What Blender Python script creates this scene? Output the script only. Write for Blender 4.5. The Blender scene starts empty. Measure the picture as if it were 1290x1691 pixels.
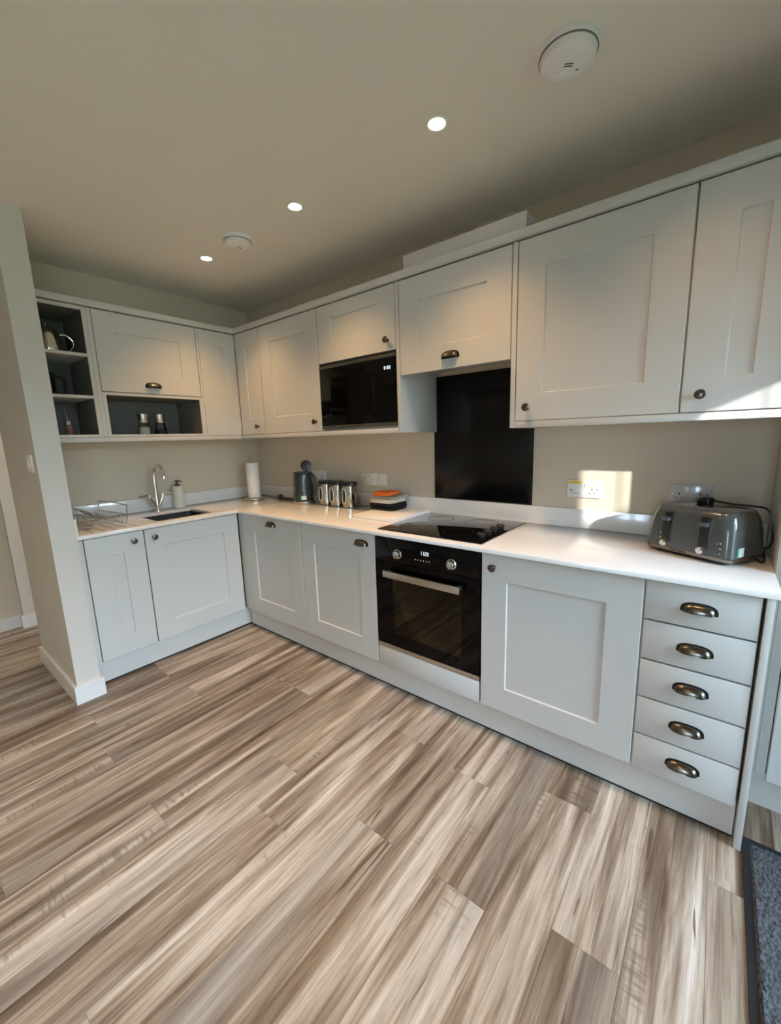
import bpy, bmesh, math, random
from mathutils import Vector, Matrix
random.seed(4)
S = bpy.context.scene
COL = S.collection
PI = math.pi

# ------------------------------------------------------------------ materials
def nmat(name):
    m = bpy.data.materials.new(name); m.use_nodes = True
    nt = m.node_tree; b = nt.nodes['Principled BSDF']
    return m, nt, b

def N(nt, typ, **kw):
    n = nt.nodes.new(typ)
    for k, v in kw.items():
        if k in ('operation', 'blend_type', 'data_type', 'noise_dimensions', 'layer_name', 'uv_map', 'feature', 'attribute_name', 'wave_type', 'bands_direction', 'interpolation_type', 'clamp'):
            setattr(n, k, v)
        else:
            n.inputs[k].default_value = v
    return n

def rgb(r, g, b):  # sRGB 0-255 -> linear
    f = lambda c: (c/255/12.92) if c/255 <= .04045 else ((c/255+.055)/1.055)**2.4
    return (f(r), f(g), f(b), 1)

def simple(name, col, rough=.5, metal=0., coat=0., bump=0., bscale=60., stretch=None, var=0., spec=.5, emit=None, es=0., brough=0.):
    m, nt, b = nmat(name)
    b.inputs['Base Color'].default_value = col
    b.inputs['Roughness'].default_value = rough
    b.inputs['Metallic'].default_value = metal
    b.inputs['Specular IOR Level'].default_value = spec
    b.inputs['Coat Weight'].default_value = coat
    b.inputs['Coat Roughness'].default_value = .04
    if emit:
        b.inputs['Emission Color'].default_value = emit
        b.inputs['Emission Strength'].default_value = es
    if bump or var or brough:
        tc = N(nt, 'ShaderNodeTexCoord'); mp = N(nt, 'ShaderNodeMapping')
        if stretch: mp.inputs['Scale'].default_value = stretch
        nz = N(nt, 'ShaderNodeTexNoise', Scale=bscale, Detail=4.)
        nt.links.new(tc.outputs['Object'], mp.inputs['Vector'])
        nt.links.new(mp.outputs['Vector'], nz.inputs['Vector'])
        if bump:
            bp = N(nt, 'ShaderNodeBump', Strength=bump, Distance=.002)
            nt.links.new(nz.outputs['Fac'], bp.inputs['Height'])
            nt.links.new(bp.outputs['Normal'], b.inputs['Normal'])
        if var:
            mr = N(nt, 'ShaderNodeMapRange')
            mr.inputs['To Min'].default_value = 1-var; mr.inputs['To Max'].default_value = 1+var
            mx = N(nt, 'ShaderNodeMix', data_type='RGBA', blend_type='MULTIPLY')
            mx.inputs[0].default_value = 1.; mx.inputs[6].default_value = col
            nt.links.new(nz.outputs['Fac'], mr.inputs['Value'])
            nt.links.new(mr.outputs['Result'], mx.inputs[7])
            nt.links.new(mx.outputs[2], b.inputs['Base Color'])
        if brough:
            mr2 = N(nt, 'ShaderNodeMapRange')
            mr2.inputs['To Min'].default_value = rough-brough; mr2.inputs['To Max'].default_value = rough+brough
            nt.links.new(nz.outputs['Fac'], mr2.inputs['Value'])
            nt.links.new(mr2.outputs['Result'], b.inputs['Roughness'])
    return m

def glassy(name, tint, mixfac, rough=.01, refl=1.45):
    """thin clear pane: transparent + fresnel gloss"""
    m = bpy.data.materials.new(name); m.use_nodes = True
    nt = m.node_tree; nt.nodes.clear()
    out = N(nt, 'ShaderNodeOutputMaterial')
    tr = N(nt, 'ShaderNodeBsdfTransparent', Color=tint)
    gl = N(nt, 'ShaderNodeBsdfGlossy', Roughness=rough)
    fr = N(nt, 'ShaderNodeFresnel', IOR=refl)
    ml = N(nt, 'ShaderNodeMath', operation='MULTIPLY'); ml.inputs[1].default_value = mixfac
    mx = N(nt, 'ShaderNodeMixShader')
    L = nt.links.new
    L(fr.outputs[0], ml.inputs[0]); L(ml.outputs[0], mx.inputs[0])
    L(tr.outputs[0], mx.inputs[1]); L(gl.outputs[0], mx.inputs[2]); L(mx.outputs[0], out.inputs[0])
    return m

M = {}
M['paint'] = simple('cabinet_paint', rgb(199, 199, 197), .42, bump=.05, bscale=40, stretch=(6, 6, 1), var=.02)
M['carcass'] = simple('carcass_board', rgb(188, 187, 184), .5, bump=.03, bscale=80)
M['back'] = simple('shaded_interior_grey', rgb(104, 104, 100), .5, bump=.03)  # grey interior taken darker for the shade inside the open units
M['wall'] = simple('wall_paint', rgb(208, 196, 177), .75, bump=.06, bscale=220)
M['stub'] = simple('partition_paint', rgb(205, 200, 193), .7, bump=.06, bscale=220)
M['ceil'] = simple('ceiling_paint', rgb(238, 235, 230), .8, bump=.05, bscale=200)
M['skirt'] = simple('skirting_gloss', rgb(226, 226, 226), .35, bump=.02)
M['quartz'] = simple('white_quartz', rgb(234, 232, 230), .16, coat=.3, var=.012, bscale=300)
M['blackglass'] = simple('black_glass', (.002, .002, .0025, 1), .03, brough=.01, bscale=20, spec=.17)
M['hobglass'] = simple('hob_glass', (.004, .004, .004, 1), .03, brough=.01, bscale=20, spec=.5)
M['splash'] = simple('black_splashback', (.003, .003, .0035, 1), .22, brough=.03, bscale=8, spec=.3)
M['blackplastic'] = simple('black_plastic', (.012, .012, .013, 1), .35, bump=.03, bscale=200)
M['gap'] = simple('dark_gap_and_slot', (.02, .02, .022, 1), .7, bump=.05)  # for the shadow gap under the plinths and the bread slots
M['chrome'] = simple('chrome', (.86, .86, .86, 1), .06, 1., brough=.02, bscale=30)
M['cansteel'] = simple('canister_steel', (.46, .42, .37, 1), .12, 1., brough=.03, bscale=20)
M['wire'] = simple('steel_wire', (.52, .51, .50, 1), .18, 1., brough=.05, bscale=80)
M['steel'] = simple('brushed_steel', (.56, .53, .49, 1), .3, 1., bump=.04, bscale=30, stretch=(1, 1, 60), brough=.06)
M['darksteel'] = simple('smoked_steel', (.20, .185, .165, 1), .34, 1., bump=.03, bscale=20, stretch=(1, 60, 60))
M['pewter'] = simple('antique_pewter', (.15, .135, .115, 1), .24, 1., brough=.06, bscale=60, bump=.02)
M['pewterdark'] = simple('antique_pewter_flange', (.035, .033, .03, 1), .35, 1., brough=.06, bscale=60)
M['silver'] = simple('satin_silver', (.62, .62, .62, 1), .25, 1., brough=.05, bscale=60)
M['white'] = simple('white_plastic', rgb(232, 232, 228), .35, bump=.01)
M['greyplate'] = simple('glossy_grey_plate', rgb(190, 189, 186), .16, coat=.4, bump=.01)
M['alarm'] = simple('alarm_plastic', rgb(240, 241, 246), .45, bump=.02)
M['ceramic'] = simple('white_ceramic', rgb(228, 222, 212), .3, var=.05, bscale=30)
M['paper'] = simple('paper_towel', rgb(236, 234, 228), .9, bump=.3, bscale=160)
M['board'] = simple('white_cutting_board', rgb(238, 236, 232), .4, bump=.04, bscale=200)
M['kettle'] = simple('grey_kettle_gloss', rgb(46, 50, 50), .14, coat=.35, brough=.03, bscale=12)
M['kettledark'] = simple('dark_grey_plastic', rgb(52, 54, 58), .4, bump=.03, bscale=200)
M['toaster'] = simple('grey_toaster_gloss', rgb(72, 77, 78), .18, coat=.35, brough=.03, bscale=12)
M['toasterside'] = simple('toaster_dark_panel', rgb(74, 80, 88), .3, brough=.04, bscale=30)
M['orange'] = simple('orange_cotton', rgb(252, 122, 40), .95, bump=.5, bscale=260, var=.1)
M['linen'] = simple('beige_linen', rgb(222, 212, 192), .95, bump=.5, bscale=300, var=.12)
M['linen2'] = simple('grey_check_cotton', rgb(168, 164, 152), .95, bump=.5, bscale=300, var=.18)
M['navy'] = simple('black_cotton', rgb(12, 12, 16), .95, bump=.5, bscale=260, var=.2)
M['sink'] = simple('sink_composite', rgb(52, 52, 54), .4, bump=.05, bscale=300, var=.1)
M['salt'] = simple('salt', rgb(236, 230, 214), .9, bump=.6, bscale=500)
M['pepper'] = simple('peppercorns', rgb(32, 24, 18), .8, bump=.8, bscale=300, var=.4)
M['teapot'] = simple('polished_steel', (.62, .58, .52, 1), .12, 1., brough=.04, bscale=10)
M['clear'] = glassy('clear_glass', (.93, .95, .95, 1), 1.)
M['pane'] = glassy('window_glass', (.96, .97, .97, 1), 1.)
M['ovenglass'] = glassy('smoked_oven_glass', (.42, .39, .34, 1), .9, .02)
M['cavity'] = simple('oven_enamel', rgb(52, 48, 44), .35, bump=.03)
M['yellow'] = simple('yellow_sticker', rgb(246, 224, 60), .6, var=.03)
M['green'] = simple('green_sticker', rgb(70, 180, 150), .6, var=.03)
M['label'] = simple('paper_label', rgb(232, 234, 232), .6, var=.03)
M['ringprint'] = simple('ring_print', (.010, .010, .010, 1), .5, bump=.01)
M['greyprint'] = simple('grey_print', rgb(120, 120, 122), .6, var=.02)
M['darkprint'] = simple('dark_print', rgb(40, 40, 42), .6, var=.02)
M['redlabel'] = simple('red_brown_label', rgb(150, 84, 66), .5, var=.2, bscale=90)
M['amber'] = simple('tan_plastic', rgb(168, 122, 100), .4, var=.05)
M['digits'] = simple('lit_digits', (.02, .02, .02, 1), .4, emit=(.75, .85, 1, 1), es=1.3)
M['lens'] = simple('downlight_lens', (.8, .8, .8, 1), .3, emit=(1., .86, .66, 1), es=40.)
M['matedge'] = simple('mat_rubber_edge', rgb(22, 26, 32), .7, bump=.2, bscale=150)
M['sunblock'] = simple('sun_blocker_render', rgb(170, 165, 158), .9, bump=.2, bscale=20)  # for the added sun blockers out of view
M['skyblock'] = simple('sky_blocker_dark', rgb(58, 66, 46), .9, bump=.3, bscale=12, var=.2)  # for the added sky blocker out of view
M['lawn'] = simple('outside_grass', rgb(74, 82, 54), .9, var=.3, bscale=4)
M['doorpaint'] = simple('door_paint', rgb(210, 212, 212), .4, bump=.02)
M['upvc'] = simple('white_upvc', rgb(226, 228, 230), .35, bump=.01)

def pile_mat():
    m, nt, b = nmat('mat_pile')
    L = nt.links.new
    tc = N(nt, 'ShaderNodeTexCoord'); mp = N(nt, 'ShaderNodeMapping')
    mp.inputs['Scale'].default_value = (1, .45, 1); mp.inputs['Rotation'].default_value = (0, 0, .9)
    n = N(nt, 'ShaderNodeTexNoise', Scale=170., Detail=5., Roughness=.7)
    r = N(nt, 'ShaderNodeValToRGB')
    r.color_ramp.elements[0].position = .36; r.color_ramp.elements[0].color = rgb(30, 33, 40)
    r.color_ramp.elements[1].position = .68; r.color_ramp.elements[1].color = rgb(112, 119, 128)
    bp = N(nt, 'ShaderNodeBump', Strength=1., Distance=.006)
    L(tc.outputs['Object'], mp.inputs['Vector']); L(mp.outputs[0], n.inputs['Vector'])
    L(n.outputs['Fac'], r.inputs[0]); L(r.outputs[0], b.inputs['Base Color'])
    L(n.outputs['Fac'], bp.inputs['Height']); L(bp.outputs[0], b.inputs['Normal'])
    b.inputs['Roughness'].default_value = .95
    return m
M['pile'] = pile_mat()

def floor_mat():
    m, nt, b = nmat('oak_plank_vinyl')
    L = nt.links.new
    uv = N(nt, 'ShaderNodeUVMap', uv_map='plank'); sd = N(nt, 'ShaderNodeUVMap', uv_map='seed')
    s1 = N(nt, 'ShaderNodeSeparateXYZ'); s2 = N(nt, 'ShaderNodeSeparateXYZ')
    L(uv.outputs[0], s1.inputs[0]); L(sd.outputs[0], s2.inputs[0])
    def vec(sx, sy, oz):
        c = N(nt, 'ShaderNodeCombineXYZ')
        a = N(nt, 'ShaderNodeMath', operation='MULTIPLY'); a.inputs[1].default_value = sx; L(s1.outputs[0], a.inputs[0])
        d = N(nt, 'ShaderNodeMath', operation='MULTIPLY'); d.inputs[1].default_value = sy; L(s1.outputs[1], d.inputs[0])
        e = N(nt, 'ShaderNodeMath', operation='MULTIPLY_ADD'); e.inputs[1].default_value = 37.; e.inputs[2].default_value = oz; L(s2.outputs[0], e.inputs[0])
        L(a.outputs[0], c.inputs[0]); L(d.outputs[0], c.inputs[1]); L(e.outputs[0], c.inputs[2])
        return c
    def noise(v, detail=4., rough=.55, dist=0.):
        n = N(nt, 'ShaderNodeTexNoise', Scale=1., Detail=detail, Roughness=rough, Distortion=dist)
        L(v.outputs[0], n.inputs['Vector']); return n
    def ramp(src, stops):
        r = N(nt, 'ShaderNodeValToRGB'); e = r.color_ramp.elements
        e[0].position, e[0].color = stops[0]; e[1].position, e[1].color = stops[-1]
        for p, c in stops[1:-1]:
            k = e.new(p); k.color = c
        L(src, r.inputs[0]); return r
    def mix(fac, a, bb, typ='MIX'):
        x = N(nt, 'ShaderNodeMix', data_type='RGBA', blend_type=typ)
        if isinstance(fac, float): x.inputs[0].default_value = fac
        else: L(fac, x.inputs[0])
        L(a, x.inputs[6]) if not isinstance(a, tuple) else setattr(x.inputs[6], 'default_value', a)
        L(bb, x.inputs[7]) if not isinstance(bb, tuple) else setattr(x.inputs[7], 'default_value', bb)
        return x.outputs[2]
    # broad soft streaks along the plank
    st = noise(vec(9., .62, 0.), 6., .54, 1.1)
    st2 = noise(vec(26., 1.25, 40.), 5., .58, .8)
    sf = N(nt, 'ShaderNodeMix', data_type='FLOAT'); sf.inputs[0].default_value = .42
    L(st.outputs['Fac'], sf.inputs[2]); L(st2.outputs['Fac'], sf.inputs[3])
    base = ramp(sf.outputs[0], [(.36, rgb(84, 67, 54)), (.43, rgb(114, 97, 82)), (.50, rgb(148, 132, 116)), (.57, rgb(182, 169, 155)), (.66, rgb(208, 200, 191))])
    # mid width streaks
    m2 = noise(vec(48., 1.5, 13.), 6., .68, 1.2)
    mr_ = ramp(m2.outputs['Fac'], [(.33, (.62, .57, .53, 1)), (.50, (1, 1, 1, 1)), (.66, (1.10, 1.10, 1.10, 1))])
    col = mix(.85, base.outputs[0], mr_.outputs[0], 'MULTIPLY')
    # cool grey weathering
    gw = noise(vec(7., .7, 5.), 3., .5, .6)
    gf = ramp(gw.outputs['Fac'], [(.48, (0, 0, 0, 1)), (.68, (.5, .5, .5, 1))])
    col = mix(gf.outputs[0], col, rgb(150, 144, 137))
    # fine grain
    fg = noise(vec(120., 4.5, 9.), 5., .72, .5)
    fr = ramp(fg.outputs['Fac'], [(.30, (.62, .58, .55, 1)), (.50, (1, 1, 1, 1)), (.72, (1.08, 1.08, 1.08, 1))])
    col = mix(1., col, fr.outputs[0], 'MULTIPLY')
    # thin dark grain lines
    ck = noise(vec(30., 1.1, 3.), 3., .5, 2.2)
    cr = ramp(ck.outputs['Fac'], [(.30, (.85, .85, .85, 1)), (.345, (0, 0, 0, 1))])
    col = mix(cr.outputs[0], col, rgb(84, 68, 56))
    # saw marks across the plank
    sw = noise(vec(9., 75., 1.), 3., .6, .6)
    sm = noise(vec(9., 1.6, 21.), 3., .5, .2)
    smr = ramp(sm.outputs['Fac'], [(.57, (0, 0, 0, 1)), (.64, (1, 1, 1, 1))])
    swr = ramp(sw.outputs['Fac'], [(.50, (0, 0, 0, 1)), (.60, (.55, .55, .55, 1))])
    mu = N(nt, 'ShaderNodeMath', operation='MULTIPLY'); L(smr.outputs[0], mu.inputs[0]); L(swr.outputs[0], mu.inputs[1])
    col = mix(mu.outputs[0], col, rgb(98, 86, 76))
    # knots
    vo = N(nt, 'ShaderNodeTexVoronoi', feature='F1', Scale=1.)
    kv = vec(6., 1.7, 2.); kd = noise(vec(30., 9., 7.), 2., .5, .5)
    km = N(nt, 'ShaderNodeMix', data_type='RGBA', blend_type='LINEAR_LIGHT'); km.inputs[0].default_value = .12
    L(kv.outputs[0], km.inputs[6]); L(kd.outputs['Color'], km.inputs[7]); L(km.outputs[2], vo.inputs['Vector'])
    kr = ramp(vo.outputs['Distance'], [(.03, (1, 1, 1, 1)), (.075, (0, 0, 0, 1))])
    col = mix(kr.outputs[0], col, rgb(66, 54, 46))
    # per plank tone
    pt = N(nt, 'ShaderNodeMapRange'); pt.inputs['To Min'].default_value = .96; pt.inputs['To Max'].default_value = 1.10
    L(s2.outputs[1], pt.inputs['Value'])
    col = mix(1., col, pt.outputs[0], 'MULTIPLY')
    L(col, b.inputs['Base Color'])
    rr = ramp(st.outputs['Fac'], [(.3, (.34, .34, .34, 1)), (.7, (.46, .46, .46, 1))])
    L(rr.outputs[0], b.inputs['Roughness'])
    b.inputs['Specular IOR Level'].default_value = .4
    bp = N(nt, 'ShaderNodeBump', Strength=.18, Distance=.002); L(fg.outputs['Fac'], bp.inputs['Height']); L(bp.outputs[0], b.inputs['Normal'])
    return m
M['floor'] = floor_mat()

# ------------------------------------------------------------------ mesh helpers
def box(bm, x0, x1, y0, y1, z0, z1, bev=0., seg=2):
    x0, x1 = min(x0, x1), max(x0, x1); y0, y1 = min(y0, y1), max(y0, y1); z0, z1 = min(z0, z1), max(z0, z1)
    vs = [bm.verts.new(p) for p in ((x0,y0,z0),(x1,y0,z0),(x1,y1,z0),(x0,y1,z0),(x0,y0,z1),(x1,y0,z1),(x1,y1,z1),(x0,y1,z1))]
    fs = [bm.faces.new([vs[i] for i in f]) for f in ((3,2,1,0),(4,5,6,7),(0,1,5,4),(1,2,6,5),(2,3,7,6),(3,0,4,7))]
    if bev:
        es = list({e for f in fs for e in f.edges})
        bmesh.ops.bevel(bm, geom=es, offset=bev, segments=seg, profile=.5, affect='EDGES', clamp_overlap=True)

def B(*a, bev=0.):
    bm = bmesh.new(); box(bm, *a, bev=bev); return bm

def lathe(bm, prof, c=(0,0,0), seg=32, axis='z', cap=True):
    """prof: (r, h) pairs; axis z up, or '-y' pointing out of a front, or '-z'"""
    def P(r, a, h):
        if axis == 'z': return (c[0]+r*math.cos(a), c[1]+r*math.sin(a), c[2]+h)
        if axis == '-z': return (c[0]+r*math.cos(a), c[1]-r*math.sin(a), c[2]-h)
        if axis == '-y': return (c[0]+r*math.cos(a), c[1]-h, c[2]+r*math.sin(a))
        if axis == 'y': return (c[0]-r*math.cos(a), c[1]+h, c[2]+r*math.sin(a))
        if axis == 'x': return (c[0]+h, c[1]+r*math.cos(a), c[2]+r*math.sin(a))
    rings = []
    for r, h in prof:
        if r < 1e-6: rings.append([bm.verts.new(P(0, 0, h))])
        else: rings.append([bm.verts.new(P(r, 2*PI*i/seg, h)) for i in range(seg)])
    for A, Bq in zip(rings, rings[1:]):
        for i in range(seg):
            j = (i+1) % seg
            if len(A) == 1 and len(Bq) == 1: continue
            if len(A) == 1: bm.faces.new((A[0], Bq[j], Bq[i]))
            elif len(Bq) == 1: bm.faces.new((A[i], A[j], Bq[0]))
            else: bm.faces.new((A[i], A[j], Bq[j], Bq[i]))
    if cap:
        if len(rings[0]) > 1: bm.faces.new(list(reversed(rings[0])))
        if len(rings[-1]) > 1: bm.faces.new(rings[-1])

def tube(bm, pts, r, seg=10, closed=False, cap=True):
    pts = [Vector(p) for p in pts]; n = len(pts); rings = []
    rr = r if isinstance(r, (list, tuple)) else [r]*n
    prev = None
    for i, p in enumerate(pts):
        if closed: t = pts[(i+1) % n]-pts[i-1]
        else: t = pts[min(i+1, n-1)]-pts[max(i-1, 0)]
        t.normalize()
        if prev is None:
            u = t.orthogonal().normalized()
        else:
            u = (prev - t*prev.dot(t))
            u = u.normalized() if u.length > 1e-6 else t.orthogonal().normalized()
        prev = u; w = t.cross(u)
        rings.append([bm.verts.new(p+(u*math.cos(2*PI*k/seg)+w*math.sin(2*PI*k/seg))*rr[i]) for k in range(seg)])
    m = n if closed else n-1
    for i in range(m):
        A, Q = rings[i], rings[(i+1) % n]
        for k in range(seg):
            bm.faces.new((A[k], A[(k+1) % seg], Q[(k+1) % seg], Q[k]))
    if cap and not closed:
        bm.faces.new(list(reversed(rings[0]))); bm.faces.new(rings[-1])

def smooth_path(pts, n=8):
    pts = [Vector(p) for p in pts]; out = []
    P = [pts[0]]+pts+[pts[-1]]
    for i in range(1, len(P)-2):
        a, b, c, d = P[i-1], P[i], P[i+1], P[i+2]
        for k in range(n):
            t = k/n
            out.append(.5*((2*b)+(c-a)*t+(2*a-5*b+4*c-d)*t*t+(3*b-a-3*c+d)*t**3))
    out.append(pts[-1]); return out

def prism(bm, poly, z0, z1):
    lo = [bm.verts.new((x, y, z0)) for x, y in poly]; hi = [bm.verts.new((x, y, z1)) for x, y in poly]
    n = len(poly)
    bm.faces.new(list(reversed(lo))); bm.faces.new(hi)
    for i in range(n): bm.faces.new((lo[i], lo[(i+1) % n], hi[(i+1) % n], hi[i]))

def rrect(w, d, r, n=6):
    out = []
    for cx, cy, a0 in ((w/2-r, d/2-r, 0), (-w/2+r, d/2-r, PI/2), (-w/2+r, -d/2+r, PI), (w/2-r, -d/2+r, 3*PI/2)):
        for k in range(n+1):
            a = a0+PI/2*k/n; out.append((cx+r*math.cos(a), cy+r*math.sin(a)))
    return out

def loft(bm, rings, cap=True):
    R = [[bm.verts.new(p) for p in r] for r in rings]; n = len(R[0])
    for A, Q in zip(R, R[1:]):
        for i in range(n): bm.faces.new((A[i], A[(i+1) % n], Q[(i+1) % n], Q[i]))
    if cap: bm.faces.new(list(reversed(R[0]))); bm.faces.new(R[-1])

def shaker(x0, x1, z0, z1, yf, th=.02, rail=.111, rails=None, dep=.007):
    """shaker door, front at y=yf facing -y: frame with a sunk centre panel"""
    l, r, t, b = rails or (rail,)*4
    bm = bmesh.new(); e = .0018
    def ring(ax0, ax1, az0, az1, y): return [bm.verts.new(p) for p in ((ax0,y,az0),(ax1,y,az0),(ax1,y,az1),(ax0,y,az1))]
    R = [ring(x0, x1, z0, z1, yf+th), ring(x0, x1, z0, z1, yf+e), ring(x0+e, x1-e, z0+e, z1-e, yf)]
    R.append(ring(x0+l, x1-r, z0+b, z1-t, yf))
    R.append(ring(x0+l+.0035, x1-r-.0035, z0+b+.0035, z1-t-.0035, yf+dep))
    bm.faces.new((R[0][3], R[0][2], R[0][1], R[0][0]))
    for A, Q in zip(R, R[1:]):
        for i in range(4): bm.faces.new((A[i], A[(i+1) % 4], Q[(i+1) % 4], Q[i]))
    bm.faces.new(R[-1])
    return bm

def slab(x0, x1, z0, z1, yf, th=.02): return B(x0, x1, yf, yf+th, z0, z1, bev=.0018)

def cup(bm, cx, yf, cz, a=.042, b=.026, d=.025):
    """cup pull: quarter dome open below"""
    nu, nv = 20, 8; G = []
    for i in range(nu+1):
        th = PI*i/nu; row = []
        for j in range(nv+1):
            ph = PI/2*j/nv
            s = math.sin(th)**.55 if 0 < i < nu else 0
            c = math.copysign(abs(math.cos(th))**.8, math.cos(th))
            row.append(bm.verts.new((cx+a*c, yf-d*s*math.sin(ph), cz-b*.5+b*s*math.cos(ph))))
        G.append(row)
    for i in range(nu):
        for j in range(nv):
            bm.faces.new((G[i][j], G[i][j+1], G[i+1][j+1], G[i+1][j]))
    inner = []
    for i in range(nu+1):
        row = []
        for j in range(nv+1):
            p = G[i][j].co; c = Vector((cx, yf, cz-b*.5))
            q = c+(p-c)*.92; q.z = max(q.z, cz-b*.5) if j < nv else p.z
            row.append(bm.verts.new(q))
        inner.append(row)
    for i in range(nu):
        for j in range(nv):
            bm.faces.new((inner[i][j], inner[i+1][j], inner[i+1][j+1], inner[i][j+1]))
    bmesh.ops.remove_doubles(bm, verts=bm.verts, dist=1e-5)
    tube(bm, [(cx+a*math.copysign(abs(math.cos(PI*i/24))**.8, math.cos(PI*i/24)), yf-.001-d*(math.sin(PI*i/24)**.55 if 0 < i < 24 else 0), cz-b*.5) for i in range(25)], .0016, 6)

def flange(bm, cx, yf, cz, a=.049, b=.031):
    pts = []
    for i in range(25):
        th = PI*i/24
        c = math.copysign(abs(math.cos(th))**.8, math.cos(th)); s = math.sin(th)**.6 if 0 < i < 24 else 0
        pts.append((cx+a*c, cz-.015+b*s))
    pts += [(cx-a*.97, cz-.018), (cx+a*.97, cz-.018)]
    fr = [bm.verts.new((x, yf-.002, z)) for x, z in pts]; bk = [bm.verts.new((x, yf, z)) for x, z in pts]
    n = len(pts); bm.faces.new(fr); bm.faces.new(list(reversed(bk)))
    for i in range(n): bm.faces.new((fr[i], bk[i], bk[(i+1) % n], fr[(i+1) % n]))

def knob(bm, cx, yf, cz):
    lathe(bm, [(.010, 0), (.010, .002), (.006, .004), (.006, .014), (.013, .017), (.0165, .020), (.0165, .023), (.014, .0255), (.0135, .0248), (.008, .0262), (0, .0268)], (cx, yf, cz), 24, '-y')

# ------------------------------------------------------------------ object helpers
ORG = {}
def tag(o, label=None, cat=None, group=None, kind=None):
    if label: o['label'] = label
    if cat: o['category'] = cat
    if group: o['group'] = group
    if kind: o['kind'] = kind
    return o

def thing(name, label, cat, loc=(0, 0, 0), run='B', group=None):
    """Empty at the thing's base; shapes are written in run coordinates (B: wall with the hob, L: wall with the sink, turned 90 degrees)"""
    o = bpy.data.objects.new(name, None); COL.objects.link(o)
    o.empty_display_size = .1
    R = Matrix.Rotation(PI/2, 4, 'Z') if run == 'L' else Matrix.Identity(4)
    o.location = (R @ Vector(loc)); o.rotation_euler = (0, 0, PI/2 if run == 'L' else 0)
    ORG[o] = Vector(loc)
    return tag(o, label, cat, group)

def obj(name, bm, mat, parent=None, smooth=True, label=None, ang=35):
    top = parent
    while top is not None and top.parent is not None: top = top.parent
    if top is not None: bmesh.ops.translate(bm, verts=bm.verts, vec=-ORG[top])
    bmesh.ops.recalc_face_normals(bm, faces=bm.faces)
    me = bpy.data.meshes.new(name); bm.to_mesh(me); bm.free()
    for mm in (mat if isinstance(mat, (list, tuple)) else [mat]): me.materials.append(M[mm])
    if smooth:
        for p in me.polygons: p.use_smooth = True
        me.set_sharp_from_angle(angle=math.radians(ang))
    o = bpy.data.objects.new(name, me); COL.objects.link(o)
    if parent is not None: o.parent = parent
    else: ORG[o] = Vector((0, 0, 0))
    if label: o['label'] = label
    return o

def solo(name, bm, mat, label, cat, loc=(0,0,0), group=None, run='B', smooth=True):
    """a thing that is one mesh, origin at its base"""
    bmesh.ops.translate(bm, verts=bm.verts, vec=-Vector(loc))
    o = obj(name, bm, mat, None, smooth)
    R = Matrix.Rotation(PI/2, 4, 'Z') if run == 'L' else Matrix.Identity(4)
    o.location = R @ Vector(loc); o.rotation_euler = (0, 0, PI/2 if run == 'L' else 0)
    ORG[o] = Vector(loc)
    return tag(o, label, cat, group)

def struct(name, bm, mat, label=None, smooth=False):
    o = obj(name, bm, mat, None, smooth); o['kind'] = 'structure'
    if label: o['label'] = label
    return o

def addknob(door, cx, yf, cz):
    bm = bmesh.new(); knob(bm, cx, yf, cz)
    return obj('knob', bm, 'pewter', door, label='round antique pewter knob')

def addcup(door, cx, yf, cz):
    bm = bmesh.new(); cup(bm, cx, yf, cz)
    flange(bm, cx, yf, cz)
    o = obj('cup_handle', bm, ['pewter', 'pewterdark'], door, label='antique pewter cup handle')
    for p in o.data.polygons:
        if abs((p.center.y+ORG_top(o).y)-yf) < .0025: p.material_index = 1
    return o

def ORG_top(o):
    while o.parent is not None: o = o.parent
    return ORG[o]

def bar7(bm, s, x, z, h, yf, t):
    """seven segment characters, x to the right, front at yf"""
    SEG = {'0': 'abcdef', '1': 'bc', '2': 'abged', '3': 'abgcd', '6': 'afgedc', '8': 'abcdefg'}
    w = h*.52
    for ch in s:
        if ch == ':':
            for f in (.3, .7): box(bm, x, x+t, yf, yf+.0006, z+h*f-t/2, z+h*f+t/2)
            x += t*2.4; continue
        for g in SEG[ch]:
            r = {'a': (0, w, h-t, h), 'd': (0, w, 0, t), 'g': (0, w, h/2-t/2, h/2+t/2), 'f': (0, t, h/2, h), 'e': (0, t, 0, h/2), 'b': (w-t, w, h/2, h), 'c': (w-t, w, 0, h/2)}[g]
            box(bm, x+r[0], x+r[1], yf, yf+.0006, z+r[2], z+r[3])
        x += w+t*1.6

def text_bm(s, size, mat4, ext=.0003):
    cu = bpy.data.curves.new('lettering', 'FONT'); cu.body = s; cu.size = size; cu.extrude = ext; cu.align_x = 'CENTER'; cu.align_y = 'CENTER'
    o = bpy.data.objects.new('lettering', cu); COL.objects.link(o)
    dg = bpy.context.evaluated_depsgraph_get(); me = bpy.data.meshes.new_from_object(o.evaluated_get(dg))
    bm = bmesh.new(); bm.from_mesh(me); bm.transform(mat4)
    bpy.data.objects.remove(o); bpy.data.curves.remove(cu); bpy.data.meshes.remove(me)
    return bm

# ------------------------------------------------------------------ measured dimensions
D = .5898; DP = .5554; ZT = .8825; ZB = .1462; ZD = .8561
DU = .3605; ZUB = 1.4045; ZUT = 2.1205; ZC0, ZC1 = 2.1255, 2.162; ZPB = 1.3755
CEIL = 2.42; XR = 3.389; US = .976
G = .0030   # half gap between fronts

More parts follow.
